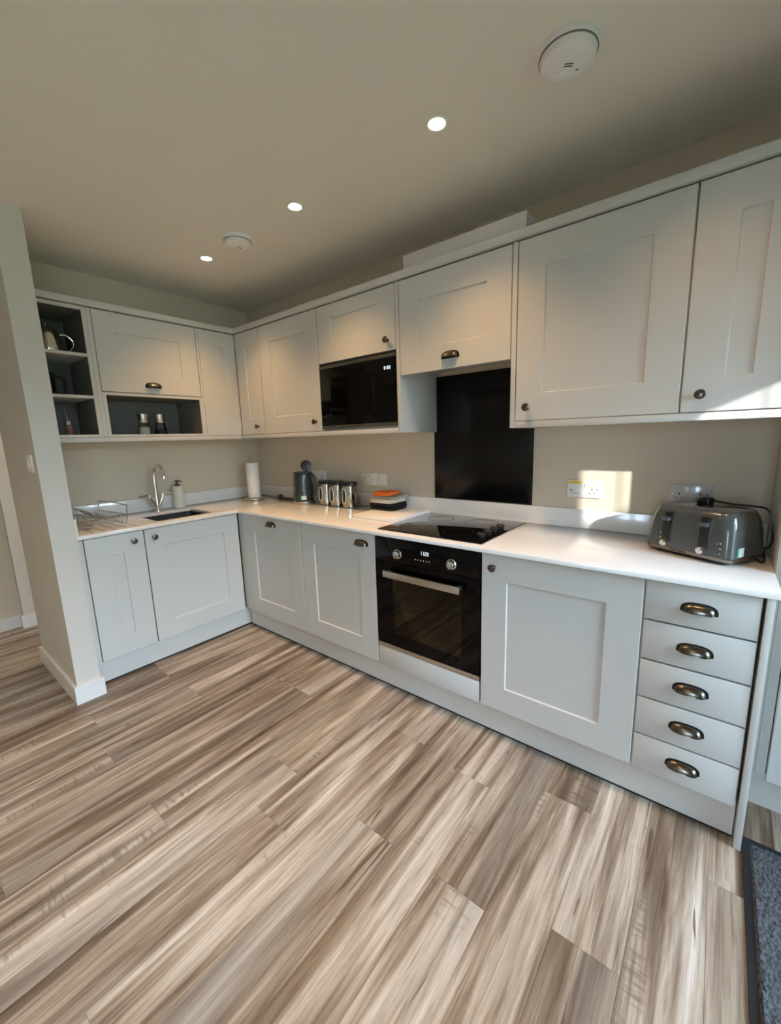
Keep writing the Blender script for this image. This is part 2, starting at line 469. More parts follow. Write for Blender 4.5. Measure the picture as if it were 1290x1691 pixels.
# ------------------------------------------------------------------ the room
XE, YS, XH = 4.30, -4.60, -.90
def floor():
    me = bpy.data.meshes.new('floor'); bm = bmesh.new()
    uvl = bm.loops.layers.uv.new('plank'); sdl = bm.loops.layers.uv.new('seed')
    W, Lp = .1667, 1.22
    random.seed(23)
    known = {0: -1.254, 1: -.85, -1: -.81, -2: -1.445, -3: -1.256, -4: -1.687, -6: -.885, -7: -1.695, -8: -1.233, 2: -1.247, 3: -.735, 4: -1.175}
    k = -21
    while True:
        x0 = 2.468-.1667+.1667*k+.1667*0
        x0 = 2.300+W*k
        if x0 > XE: break
        y = known.get(k, random.uniform(-1.9, -.7))
        while y > YS-1.3: y -= Lp
        while y < .6:
            a0, a1 = max(x0, XH-.05), min(x0+W, XE); b0, b1 = max(y, YS), min(y+Lp, .55)
            if a1 > a0+1e-4 and b1 > b0+1e-4:
                g = .0006; s = (random.random(), random.random())
                zt = 0.
                A = [(a0+g, b0+g), (a1-g, b0+g), (a1-g, b1-g), (a0+g, b1-g)]
                O = [(a0, b0), (a1, b0), (a1, b1), (a0, b1)]
                va = [bm.verts.new((p[0], p[1], zt)) for p in A]; vo = [bm.verts.new((p[0], p[1], zt-.0012)) for p in O]
                fs = [bm.faces.new(va)]+[bm.faces.new((vo[i], vo[(i+1) % 4], va[(i+1) % 4], va[i])) for i in range(4)]
                for f in fs:
                    for lp in f.loops:
                        lp[uvl].uv = (lp.vert.co.x-x0+s[0]*3, lp.vert.co.y-y+s[1]*5); lp[sdl].uv = s
            y += Lp
        k += 1
    box(bm, XH-.05, XE+.1, YS, .55, -.2, -.003)
    bm.to_mesh(me); bm.free(); me.materials.append(M['floor'])
    o = bpy.data.objects.new('floor', me); COL.objects.link(o); o['kind'] = 'structure'
floor()
struct('ceiling', B(XH-.05, XE+.1, YS-.1, .65, CEIL, CEIL+.1), 'ceil')
struct('wall_back', B(-.074, XE+.1, 0, .1, 0, CEIL), 'wall', 'greige painted wall behind the hob')
struct('wall_left', B(-.074, 0, -1.549, 0, 0, CEIL), 'wall', 'greige painted wall behind the sink')
struct('wall_partition', B(-.074, .652, -1.655, -1.549, 0, CEIL), 'stub', 'narrow pale partition wall at the end of the sink run')
bm = bmesh.new()
box(bm, -.089, .667, -1.670, -1.655, 0, .1); box(bm, .652, .667, -1.655, -1.549, 0, .1); box(bm, .5554, .667, -1.549, -1.5346, 0, .1)
struct('baseboard_partition', bm, 'skirt', 'white skirting round the partition wall')
# hall beyond the partition
struct('wall_hall', B(XH-.1, XH, YS-.1, .65, 0, CEIL), 'wall', 'beige wall on the far side of the hallway')
struct('wall_pier', B(XH, -.838, -1.612, .55, 0, CEIL), 'stub', 'pale pier standing out from the hallway wall')
struct('wall_hall_end', B(XH-.1, 0, .55, .65, 0, CEIL), 'wall')
bm = bmesh.new(); box(bm, XH, XH+.015, YS, -1.612, 0, .1); box(bm, XH+.015, -.823, -1.627, -1.612, 0, .1); box(bm, -.838, -.823, -1.612, .55, 0, .1)
struct('baseboard_hall', bm, 'skirt', 'white skirting along the hallway wall')
# right wall with front door (glazed slot high up) and patio opening
DY0, DY1, DZ = -1.46, -.50, 2.06
GY0, GY1, GZ0, GZ1 = -1.345, -.57, .10, 1.966
PY0, PY1, PZ = -3.75, -1.75, 2.10
bm = bmesh.new()
box(bm, XE, XE+.1, DY1, .1, 0, CEIL); box(bm, XE, XE+.1, DY0, DY1, DZ, CEIL); box(bm, XE, XE+.1, PY1, DY0, 0, CEIL)
box(bm, XE, XE+.1, PY0, PY1, PZ, CEIL); box(bm, XE, XE+.1, YS-.1, PY0, 0, CEIL)
struct('wall_right', bm, 'wall')
bm = bmesh.new()
box(bm, XE+.03, XE+.08, DY0, DY1, 0, GZ0); box(bm, XE+.03, XE+.08, DY0, DY1, GZ1, DZ); box(bm, XE+.03, XE+.08, DY0, GY0, GZ0, GZ1); box(bm, XE+.03, XE+.08, GY1, DY1, GZ0, GZ1)
box(bm, XE+.053, XE+.057, -1.196, -1.191, GZ0, GZ1)
d1 = struct('door_1', bm, 'doorpaint', 'white fully glazed front door')
obj('door_glass', B(XE+.052, XE+.056, GY0, GY1, GZ0, GZ1), 'pane', d1)
bm = bmesh.new(); ym = (PY0+PY1)/2
for a, b_ in ((PY0, ym), (ym, PY1)):
    box(bm, XE+.03, XE+.09, a, a+.06, 0, PZ); box(bm, XE+.03, XE+.09, b_-.06, b_, 0, PZ); box(bm, XE+.03, XE+.09, a, b_, 0, .08); box(bm, XE+.03, XE+.09, a, b_, PZ-.07, PZ)
d2 = struct('door_2', bm, 'upvc', 'white glazed patio doors')
obj('door_glass', B(XE+.055, XE+.06, PY0+.05, PY1-.05, .06, PZ-.05), 'pane', d2)
RX0, RX1, RZ0, RZ1 = 3.3, 3.8, .05, 2.0  # rear opening out of view, added to light the right-hand units
bm = bmesh.new()
box(bm, XH-.1, RX0, YS-.1, YS, 0, CEIL); box(bm, RX1, XE+.1, YS-.1, YS, 0, CEIL); box(bm, RX0, RX1, YS-.1, YS, 0, RZ0); box(bm, RX0, RX1, YS-.1, YS, RZ1, CEIL)
struct('wall_front', bm, 'wall')
bm = bmesh.new()
for a, b_ in ((RX0, (RX0+RX1)/2), ((RX0+RX1)/2, RX1)):
    box(bm, a, a+.05, YS-.08, YS-.03, RZ0, RZ1); box(bm, b_-.05, b_, YS-.08, YS-.03, RZ0, RZ1); box(bm, a, b_, YS-.08, YS-.03, RZ0, RZ0+.05); box(bm, a, b_, YS-.08, YS-.03, RZ1-.05, RZ1)
w1 = struct('fill_window', bm, 'upvc'); obj('window_pane', B(RX0+.04, RX1-.04, YS-.056, YS-.052, RZ0+.04, RZ1-.04), 'pane', w1)
struct('ground', B(-14, 18, -18, 10, -.3, -.1), 'lawn', 'grass outside')
struct('wall_sky_blocker', B(11., 11.6, -16, 9, -.3, 2.4), 'skyblock', 'unseen dark block added to cut the low sky light')  # added out of view to hide low sky from the wall units
struct('wall_sun_blocker', B(7.2, 8.2, -4.7, -2.6, -.3, 2.995), 'sunblock', 'unseen block added to cut the low sun at the front door')  # added out of view; its top cuts the sun patch from below
struct('wall_patio_sun_blocker', B(8.3, 8.42, -16, -4.82, -.1, 6.2), 'sunblock', 'unseen wall added to keep the sun off the patio doors')  # added out of view to stop direct sun through the patio doors

# ------------------------------------------------------------------ base units
def base_carcass(t, x0, x1, z0=ZB, z1=.858):
    bm = bmesh.new(); f = -D+.0225; th = .018
    box(bm, x0, x0+th, f, -.03, z0, z1); box(bm, x1-th, x1, f, -.03, z0, z1)
    box(bm, x0+th, x1-th, f, -.03, z0, z0+th); box(bm, x0+th, x1-th, -.05, -.03, z0+th, z1); box(bm, x0+th, x1-th, f, f+.08, z1-th, z1)
    box(bm, x0+th, x1-th, f+.004, f+.012, z0+th, z1-th)
    return obj('carcass', bm, 'carcass', t)

DISH = 'base cabinet doors along the kitchen'
t = thing('base_cabinet', 'wide grey base cabinet under the sink with a knob at its top left', 'cabinet', (-.91, -.3, 0), 'L')
base_carcass(t, -1.212, -.60)
d = obj('door', shaker(-1.212+G, -.606, ZB, ZD, -D), 'paint', t); addknob(d, -1.160, -D, .806)
t = thing('base_cabinet', 'narrow grey base cabinet under the dish rack beside the partition wall', 'cabinet', (-1.36, -.3, 0), 'L')
base_carcass(t, -1.511, -1.212)
d = obj('door', shaker(-1.511+G, -1.212-G, ZB, ZD, -D), 'paint', t); addknob(d, -1.272, -D, .805)
obj('filler_panel', B(-1.546, -1.5135, -D, -D+.018, ZB, ZD), 'paint', t)

t = thing('base_cabinet', 'grey base cabinet nearest the corner with a centred cup handle', 'cabinet', (.95, -.3, 0))
base_carcass(t, .648, 1.2593)
d = obj('door', shaker(.648, 1.2593-G, ZB, ZD, -D), 'paint', t); addcup(d, .957, -D, .818)
obj('corner_post', B(D-.02, .6445, -D+.002, -D+.02, ZB, ZD), 'paint', t)
t = thing('base_cabinet', 'grey base cabinet left of the oven with a cup handle near its right edge', 'cabinet', (1.5575, -.3, 0))
base_carcass(t, 1.2593, 1.856)
d = obj('door', shaker(1.2593+G, 1.856-G, ZB, ZD, -D), 'paint', t); addcup(d, 1.76, -D, .806)
t = thing('base_cabinet', 'wide grey base cabinet right of the oven with a round knob at its top left', 'cabinet', (2.757, -.3, 0))
base_carcass(t, 2.457, 3.0583)
d = obj('door', shaker(2.457+G, 3.0583-G, ZB, ZD, -D), 'paint', t); addknob(d, 2.513, -D, .802)

t = thing('oven_housing', 'grey housing panel directly under the black oven', 'cabinet', (2.157, -.3, 0))
obj('drawer_front', slab(1.857+G, 2.455-G, ZB, .2505, -D), 'paint', t)
bm = bmesh.new()
box(bm, 1.8575, 1.872, -D+.03, -.03, ZB, .858); box(bm, 2.441, 2.4555, -D+.03, -.03, ZB, .858); box(bm, 1.872, 2.441, -D+.03, -.03, ZB, ZB+.018); box(bm, 1.872, 2.441, -D+.03, -.03, .232, .25)
obj('carcass', bm, 'carcass', t)

t = thing('drawer_unit', 'grey unit of five narrow drawers with cup handles at the right end', 'drawers', (3.207, -.3, 0))
base_carcass(t, 3.0583, 3.354)
zs = [ZB, .285, .4295, .5725, .717, ZD]
for i in range(5):
    dr = obj('drawer', slab(3.0583+G, 3.3540-G, zs[i]+(G if i else 0), zs[i+1]-(G if i < 4 else 0), -D), 'paint', t)
    addcup(dr, 3.207, -D, (.222, .365, .509, .650, .790)[i])
solo('end_panel', B(3.3600, 3.3787, -D-.004, -.03, 0, .860, bev=.001), 'paint', 'tall thin grey end panel beside the drawers reaching the floor', 'panel', (3.368, -.3, 0))

solo('plinth_board', B(DP+.018, 3.3565, -DP, -DP+.018, .013, ZB-.003), 'paint', 'long grey plinth board below the oven and drawers', 'plinth', (1.96, -DP, 0))
solo('plinth_board', B(-1.546, -DP+.018, -DP, -DP+.018, .013, ZB-.003), 'paint', 'short grey plinth board below the sink cabinets', 'plinth', (-1.03, -DP, 0), run='L')
bm = bmesh.new(); box(bm, DP+.02, 3.3565, -DP+.006, -DP+.016, 0, .0125)  # dark strip put in for the shadow below the raised plinth
solo('plinth_shadow_strip', bm, 'gap', 'dark strip for the shadow gap under the long plinth board', 'shadow_strip', (1.96, -DP, 0))
bm = bmesh.new(); box(bm, -1.545, -DP+.018, -DP+.006, -DP+.016, 0, .0125)  # same painted shadow gap on the sink side
solo('plinth_shadow_strip', bm, 'gap', 'dark strip for the shadow gap under the short plinth board', 'shadow_strip', (-1.03, -DP, 0), run='L')

# ------------------------------------------------------------------ worktop, upstands, sink
SX0, SX1, SY0, SY1 = .175, .52, -1.10, -.735
def worktop():
    bm = bmesh.new(); OV = D+.0175; z0, z1 = ZT-.02, ZT
    xs = [0.002, SX0, SX1, OV, 3.3885]; ys = [-1.546, SY0, SY1, -OV, -.002]
    verts = {}
    def v(x, y, z):
        k = (round(x, 5), round(y, 5), round(z, 5))
        if k not in verts: verts[k] = bm.verts.new((x, y, z))
        return verts[k]
    cells = set()
    for i in range(4):
        for j in range(4):
            if i == 3 and j != 3: continue
            if i == 1 and j == 1: continue
            cells.add((i, j))
    for i, j in cells:
        x0, x1, y0, y1 = xs[i], xs[i+1], ys[j], ys[j+1]
        bm.faces.new((v(x0,y0,z1), v(x1,y0,z1), v(x1,y1,z1), v(x0,y1,z1)))
        bm.faces.new((v(x0,y1,z0), v(x1,y1,z0), v(x1,y0,z0), v(x0,y0,z0)))
        for di, dj, a, b_ in ((-1,0,(x0,y1),(x0,y0)), (1,0,(x1,y0),(x1,y1)), (0,-1,(x0,y0),(x1,y0)), (0,1,(x1,y1),(x0,y1))):
            if (i+di, j+dj) not in cells:
                bm.faces.new((v(*a,z0), v(*b_,z0), v(*b_,z1), v(*a,z1)))
    bmesh.ops.recalc_face_normals(bm, faces=bm.faces)
    es = [e for e in bm.edges if len(e.link_faces) == 2 and e.link_faces[0].normal.dot(e.link_faces[1].normal) < .5]
    bmesh.ops.bevel(bm, geom=es, offset=.0018, segments=2, profile=.5, affect='EDGES')
    # draining grooves as shallow sunk strips
    o = solo('worktop', bm, 'quartz', 'L-shaped white quartz worktop running under the sink and hob', 'worktop', (1.6, -.3, ZT-.02))
    return o
wt = worktop()
for k in range(5):
    y = -1.455+.055*k
    bm = bmesh.new(); box(bm, .20, .575, y-.003, y+.003, ZT-.0002, ZT+.0006)
    obj('drainer_groove', bm, 'greyprint', wt)
solo('upstand', B(.002, XR-.003, -.02, -.002, ZT+.0005, US, bev=.0015), 'quartz', 'long white quartz upstand along the hob wall', 'upstand', (1.7, -.01, ZT))
solo('upstand', B(.002, .02, -1.5255, -.021, ZT+.0005, US, bev=.0015), 'quartz', 'white quartz upstand along the wall behind the tap', 'upstand', (.01, -.78, ZT))
solo('upstand', B(.002, .600, -1.5455, -1.5265, ZT+.0005, US, bev=.0015), 'quartz', 'short white quartz upstand against the partition beside the dish rack', 'upstand', (.3, -1.536, ZT))
t = thing('sink', 'dark grey undermounted sink set into the white worktop', 'sink', ((SX0+SX1)/2, (SY0+SY1)/2, .70))
bm = bmesh.new(); w, dd = SX1-SX0+.012, SY1-SY0+.012; cx, cy = (SX0+SX1)/2, (SY0+SY1)/2
def rr(w, d, z, r=.03): return [(cx+x, cy+y, z) for x, y in rrect(w, d, r)]
loft(bm, [rr(w+.03, dd+.03, ZT-.021, .035), rr(w, dd, ZT-.021), rr(w-.004, dd-.004, .72), rr(w-.03, dd-.03, .705, .02), rr(.05, .05, .703, .02)], cap=False)
f = bm.faces.new([v for v in bm.verts if abs(v.co.z-.703) < 1e-5][:])
obj('bowl', bm, 'sink', t)
bm = bmesh.new(); lathe(bm, [(.04, .7035), (.04, .706), (.03, .706), (.028, .704), (0, .704)], (cx, cy, 0), 24)
obj('drain', bm, 'chrome', t)

# tap
t = thing('kitchen_tap', 'chrome swan-neck tap with two lever handles behind the sink', 'tap', (.10, -.925, ZT))
bm = bmesh.new(); lathe(bm, [(.024, 0), (.024, .006), (.019, .010), (.017, .045), (.018, .06), (.015, .075)], (.10, -.925, ZT), 24)
for s in (-1, 1):
    tube(bm, [(.10, -.925, ZT+.025), (.10, -.925+s*.025, ZT+.065), (.10, -.925+s*.043, ZT+.105), (.10, -.925+s*.046, ZT+.125)], [.013, .0135, .0145, .0145], 14)
obj('body', bm, 'chrome', t)
neck = [(.10, -.925, ZT+.06), (.10, -.925, ZT+.15), (.10, -.925, ZT+.245)]
for k in range(0, 11):
    a = PI-(PI*.93)*k/10; neck.append((.165+.065*math.cos(a), -.925+.012*k/10, ZT+.255+.072*math.sin(a)))
neck.append((.2315, -.913, ZT+.235))
bm = bmesh.new(); tube(bm, neck, [.0125]*3+[.0115]*12, 16)
obj('spout', bm, 'chrome', t)
for s in (-1, 1):
    bm = bmesh.new(); tube(bm, [(.10, -.925+s*.046, ZT+.118), (.10, -.925+s*.07, ZT+.121), (.103, -.925+s*.115, ZT+.117)], [.0065, .0055, .0045], 10)
    obj('lever', bm, 'chrome', t)

# soap dispenser
t = thing('soap_dispenser', 'white ribbed soap dispenser with black pump standing beside the tap', 'soap dispenser', (.065, -.757, ZT))
bm = bmesh.new(); pr_ = [(.037, 0), (.0405, .004)]
for k in range(14):
    z = .008+.0095*k; pr_ += [(.0415, z), (.0405, z+.0045)]
pr_ += [(.0405, .148), (.034, .158), (.016, .163)]
lathe(bm, pr_, (.065, -.757, ZT), 36); obj('bottle', bm, 'ceramic', t)
bm = bmesh.new(); lathe(bm, [(.016, .163), (.016, .178), (.006, .180), (.006, .190), (.012, .192), (.012, .202), (.004, .205)], (.065, -.757, ZT), 20)
tube(bm, [(.065, -.757, ZT+.198), (.085, -.745, ZT+.199), (.098, -.738, ZT+.193)], .0045, 8)
obj('pump', bm, 'blackplastic', t)

# dish rack
t = thing('dish_rack', 'chrome wire folding dish rack standing on the drainer by the partition', 'dish rack', (.27, -1.37, ZT))
A0, B0 = Vector((.09, -1.282, 0)), Vector((.45, -1.244, 0))
def at(f, dy, z): 
    p = A0.lerp(B0, f); return (p.x, p.y+dy, ZT+z)
def wires(name, fn):
    bm = bmesh.new(); fn(bm); obj(name, bm, 'wire', t)
def wing(bm):
    tube(bm, [at(0, -.01, .01), at(0, 0, .06), at(0, .01, .122), at(.5, .01, .124), at(1, .01, .116), at(1, .004, .055), at(1, -.005, .006)], .0036, 8)
    tube(bm, [at(0, .002, .062), at(1, .004, .060)], .0032, 8)
    tube(bm, [at(0, -.028, .012), at(1, -.02, .012)], .0032, 8)
    for k in range(13):
        f = (k+.5)/13; tube(bm, [at(f, .003, .061), at(f, -.012, .035), at(f, -.026, .012)], .0019, 6)
    for f in (.25, .8): tube(bm, [at(f, -.026, .012), at(f, -.03, .002)], .003, 8)
wires('plate_wing', wing)
def basket(bm):
    x0, x1, y0, y1 = .13, .44, -1.512, -1.405
    loop = lambda z, i=0: [(x0+i, y0+i, z), (x1-i, y0+i, z), (x1-i, y1-i, z), (x0+i, y1-i, z)]
    for z, i in ((ZT+.058, 0), (ZT+.014, .012)):
        L_ = loop(z, i)
        for a, b_ in zip(L_, L_[1:]+L_[:1]): tube(bm, [a, b_], .0032, 8)
    for k in range(9):
        y = y0+(y1-y0)*(k+.5)/9
        tube(bm, [(x1, y, ZT+.058), (x1-.012, y*.98-.0285, ZT+.014), (x0+.012, y*.98-.0285, ZT+.014), (x0, y, ZT+.058)], .0019, 6)
    for k in range(12):
        x = x0+(x1-x0)*(k+.5)/12
        tube(bm, [(x, y0, ZT+.058), (x, y0+.012, ZT+.014)], .0019, 6); tube(bm, [(x, y1, ZT+.058), (x, y1-.012, ZT+.014)], .0019, 6)
    for x in (x0+.02, x1-.012):
        for y in (y0+.012, y1-.012): tube(bm, [(x, y, ZT+.014), (x, y, ZT+.002)], .003, 8)
wires('cutlery_basket', basket)
def cross(bm):
    for x in (.11, .25, .40):
        tube(bm, smooth_path([(x, -1.405, ZT+.058), (x, -1.36, ZT+.045), (x, -1.32, ZT+.05), (x, -1.27, ZT+.012)]), .0028, 8)
    for x in (.14, .20, .30, .35):
        tube(bm, smooth_path([(x, -1.51, ZT+.06), (x, -1.47, ZT+.105), (x, -1.42, ZT+.10), (x, -1.36, ZT+.05), (x, -1.29, ZT+.015)]), .0025, 8)
    tube(bm, [(.09, -1.36, ZT+.047), (.42, -1.36, ZT+.047)], .0026, 8)
wires('hinge_frame', cross)

# ------------------------------------------------------------------ hob and oven
t = thing('induction_hob', 'black glass hob with four knobs set in the white worktop', 'hob', (2.148, -.30, ZT))
hx0, hx1, hy0, hy1 = 1.8534, 2.4434, -.5605, -.0405
bm = bmesh.new(); box(bm, hx0, hx1, hy0, hy1, ZT+.0003, ZT+.006, bev=.0015); obj('glass_top', bm, 'hobglass', t)
for cx, cy, r in ((2.00, -.17, .075), (2.00, -.42, .09), (2.25, -.17, .09), (2.25, -.42, .075)):
    bm = bmesh.new(); lathe(bm, [(r, .00602), (r-.0002, .00612), (r-.0018, .00612), (r-.002, .00602)], (cx, cy, ZT), 48, cap=False)
    obj('cooking_ring', bm, 'ringprint', t)
for y in (-.462, -.392, -.322, -.252):
    bm = bmesh.new(); lathe(bm, [(.017, .0062), (.018, .008), (.0175, .014), (.0205, .018), (.0205, .024), (.018, .027), (0, .027)], (2.393, y, ZT), 24)
    obj('control_knob', bm, 'blackplastic', t)

t = thing('built_in_oven', 'black built-in oven with steel handle under the hob', 'oven', (2.157, -.3, .2535))
ox0, ox1 = 1.8590, 2.4535
bm = bmesh.new(); box(bm, ox0, ox1, -D, -D+.02, .734, .8555, bev=.001); obj('control_panel', bm, 'blackglass', t)
cp = [o for o in bpy.data.objects if o.name.startswith('control_panel')][-1]
for x in (2.006, 2.313):
    bm = bmesh.new(); lathe(bm, [(.025, 0), (.025, .003), (.020, .005), (.019, .02), (.017, .022), (0, .022)], (x, -D, .780), 28, '-y')
    box(bm, x-.004, x+.004, -D-.03, -D-.01, .780-.019, .780+.019, bev=.002)
    obj('dial', bm, 'silver', cp, label='silver dial')
bm = bmesh.new(); bar7(bm, '1120', 2.140, .796, .018, -D-.0006, .0022); obj('clock_digits', bm, 'digits', cp)
bm = bmesh.new()
for k in range(6): lathe(bm, [(.003, 0), (.003, .0006), (0, .0006)], (2.112+.0158*k, -D, .769), 12, '-y')
obj('touch_button', bm, 'label', cp)
bm = bmesh.new()
gx0, gx1, gz0, gz1 = 1.965, 2.361, .366, .640
box(bm, ox0, ox1, -D, -D+.02, gz1+.06, .731); box(bm, ox0, ox1, -D, -D+.02, .2755, gz0-.03)
box(bm, ox0, gx0, -D, -D+.02, gz0-.03, gz1+.06); box(bm, gx1, ox1, -D, -D+.02, gz0-.03, gz1+.06)
dr = obj('door', bm, 'blackglass', t, smooth=False)
obj('door_window', B(gx0, gx1, -D+.0002, -D+.004, gz0-.03, gz1+.06), 'ovenglass', dr, smooth=False)
bm = bmesh.new(); box(bm, 1.937, 2.372, -D-.042, -D-.030, .660, .693, bev=.002)
for x in (1.955, 2.354): box(bm, x-.008, x+.008, -D-.031, -D+.001, .667, .686)
obj('handle', bm, 'steel', dr, label='brushed steel bar handle')
obj('bottom_trim', B(ox0, ox1, -D-.001, -D+.02, .2535, .2745, bev=.0008), 'steel', t)
bm = bmesh.new(); cx0, cx1, cz0, cz1, yb = 1.90, 2.41, .30, .70, -.12
for a in ((cx0-.01, cx0, -D+.025, yb, cz0, cz1), (cx1, cx1+.01, -D+.025, yb, cz0, cz1), (cx0, cx1, -D+.025, yb, cz0-.01, cz0), (cx0, cx1, -D+.025, yb, cz1, cz1+.01), (cx0-.01, cx1+.01, yb, yb+.01, cz0-.01, cz1+.01)): box(bm, *a)
obj('cavity', bm, 'cavity', t, smooth=False)
bm = bmesh.new()
tube(bm, [(cx0+.003, -D+.05, .463), (cx1-.003, -D+.05, .463)], .003, 8)
tube(bm, [(cx0+.003, yb-.02, .463), (cx1-.003, yb-.02, .463)], .003, 8)
for k in range(17):
    x = cx0+.02+.47*k/16; tube(bm, [(x, -D+.05, .463), (x, yb-.02, .463)], .0015, 6)
obj('wire_shelf', bm, 'chrome', t)
bm = bmesh.new()
for k in range(4): tube(bm, [(cx0+.012, -D+.05, .36+.08*k), (cx0+.012, yb-.03, .36+.08*k)], .0025, 6)
obj('side_rails', bm, 'steel', t)
obj('rating_sticker', B(2.24, 2.345, -D+.006, -D+.0065, .645, .664), 'greyprint', dr, smooth=False)

solo('splashback', B(1.8547, 2.4584, -.007, -.0005, US+.001, 1.690, bev=.0008), 'splash', 'black splashback panel on the wall behind the hob', 'splashback', (2.156, -.004, US))

# ------------------------------------------------------------------ wall units
def wall_carcass(t, x0, x1, z0, z1=ZUT, mat='carcass', front=True):
    bm = bmesh.new(); th = .018; f = -DU+.0225
    box(bm, x0, x0+th, f, -.001, z0, z1); box(bm, x1-th, x1, f, -.001, z0, z1)
    box(bm, x0+th, x1-th, f, -.001, z0, z0+th); box(bm, x0+th, x1-th, f, -.001, z1-th, z1); box(bm, x0+th, x1-th, -.012, -.001, z0+th, z1-th)
    if front: box(bm, x0+th, x1-th, f+.004, f+.012, z0+th, z1-th)
    return obj('carcass', bm, mat, t)

# corner unit spans both walls
t = thing('corner_wall_cabinet', 'pale grey corner wall cabinet above the paper towel, narrow door with low knob', 'wall cabinet', (.3, -.3, ZUB))
bm = bmesh.new()
prism(bm, [(.002, -.002), (.655, -.002), (.655, -DU+.0225), (DU-.0225, -DU+.0225), (DU-.0225, -.634), (.002, -.634)], ZUB, ZUT)
obj('carcass', bm, 'carcass', t, smooth=False)
d = obj('door', shaker(DU+.0035, .656-.0029, ZUB, ZUT, -DU, rails=(.111, .111, .111, .111)), 'paint', t); addknob(d, .579, -DU, 1.459)
sb = shaker(-.634+.001, -DU-.001, ZUB, ZUT, -DU, rail=.10); sb.transform(Matrix.Rotation(PI/2, 4, 'Z'))
obj('fixed_panel', sb, 'paint', t)

t = thing('wall_cabinet', 'tall pale grey wall cabinet left of the microwave, knob at its lower right', 'wall cabinet', (.957, -.18, ZUB))
wall_carcass(t, .658, 1.2553, ZUB)
d = obj('door', shaker(.658+.0029, 1.2553-.0029, ZUB, ZUT, -DU), 'paint', t); addknob(d, 1.202, -DU, 1.463)

t = thing('microwave_housing', 'pale grey wall cabinet around and above the microwave', 'wall cabinet', (1.56, -.18, ZUB))
bm = bmesh.new(); f = -DU+.0225
box(bm, 1.2555, 1.2735, f, -.001, ZUB, ZUT); box(bm, 1.2735, 1.851, f, -.001, ZUB, ZUB+.012); box(bm, 1.2735, 1.851, f, -.001, 1.796, 1.812); box(bm, 1.2735, 1.851, f, -.001, ZUT-.018, ZUT); box(bm, 1.2735, 1.851, -.012, -.001, ZUB+.012, ZUT-.018)
box(bm, 1.2735, 1.851, f+.002, f+.01, 1.812, ZUT-.018)
obj('carcass', bm, 'carcass', t)
d = obj('door', shaker(1.2553+.0029, 1.8515-.0029, 1.801, ZUT, -DU, rails=(.111, .117, .073, .111)), 'paint', t); addknob(d, 1.796, -DU, 1.854)
obj('end_panel', B(1.8525, 1.8730, -DU, -.001, ZPB, ZUT+.003, bev=.001), 'paint', t)

t = thing('microwave', 'black built-in microwave with a lit clock below its cabinet door', 'microwave', (1.553, -.18, ZUB+.012))
mx0, mx1, mz0, mz1 = 1.259, 1.8485, 1.4175, 1.7945
bm = bmesh.new(); box(bm, 1.276, 1.848, -DU+.022, -.02, mz0, mz1-.002); obj('body', bm, 'blackplastic', t)
bm = bmesh.new(); box(bm, mx0, mx1, -DU-.001, -DU+.020, mz0+.016, 1.7685, bev=.001)
dm = obj('door', bm, 'blackglass', t)
bm = bmesh.new(); box(bm, 1.35, 1.70, -DU-.0013, -DU-.001, 1.49, 1.71); obj('door_window', bm, 'blackglass', dm)
bm = bmesh.new(); box(bm, mx0+.002, 1.720, -DU-.003, -DU+.02, 1.7690, 1.7850, bev=.0012); obj('top_trim', bm, 'darksteel', t)
bm = bmesh.new(); box(bm, 1.7215, mx1-.002, -DU-.003, -DU+.02, 1.7690, 1.7850, bev=.0012); obj('top_trim', bm, 'darksteel', t)
bm = bmesh.new(); box(bm, mx0+.002, 1.7200, -DU-.003, -DU+.02, mz0-.003, mz0+.0155, bev=.0012); obj('bottom_trim', bm, 'darksteel', t)
bm = bmesh.new(); box(bm, 1.7215, mx1-.002, -DU-.003, -DU+.02, mz0-.003, mz0+.0155, bev=.0012); obj('bottom_trim', bm, 'darksteel', t)
bm = bmesh.new(); box(bm, mx0, mx1, -DU+.003, -DU+.02, 1.7852, mz1+.0045); obj('vent_grille', bm, 'blackplastic', t)
bm = bmesh.new(); bar7(bm, '0:00', 1.768, 1.709, .017, -DU-.0018, .003); obj('clock_digits', bm, 'digits', dm)

t = thing('wall_cabinet', 'short pale grey extractor cabinet above the black splashback with a cup handle', 'wall cabinet', (2.174, -.18, 1.70))
wall_carcass(t, 1.8745, 2.4735, 1.715)
d = obj('door', shaker(1.8735+.0029, 2.4735-.0029, 1.667, ZUT, -DU, rails=(.113, .112, .112, .115)), 'paint', t); addcup(d, 2.174, -DU, 1.731)

t = thing('wall_cabinet', 'largest pale grey wall cabinet right of the splashback, knob at its lower left', 'wall cabinet', (2.79, -.18, ZUB))
wall_carcass(t, 2.4965, 3.0897, ZUB)
d = obj('door', shaker(2.4965+.0029, 3.0897-.0029, ZUB, ZUT, -DU), 'paint', t); addknob(d, 2.551, -DU, 1.460)
obj('end_panel', B(2.4745, 2.4955, -DU, -.001, ZPB, ZUT+.003, bev=.001), 'paint', t)
t = thing('wall_cabinet', 'narrow pale grey wall cabinet above the toaster with sunlight on its lower edge', 'wall cabinet', (3.24, -.18, ZUB))
wall_carcass(t, 3.0905, 3.3845, ZUB)
d = obj('door', shaker(3.0897+.0029, 3.3865, ZUB, ZUT, -DU), 'paint', t); addknob(d, 3.145, -DU, 1.461)

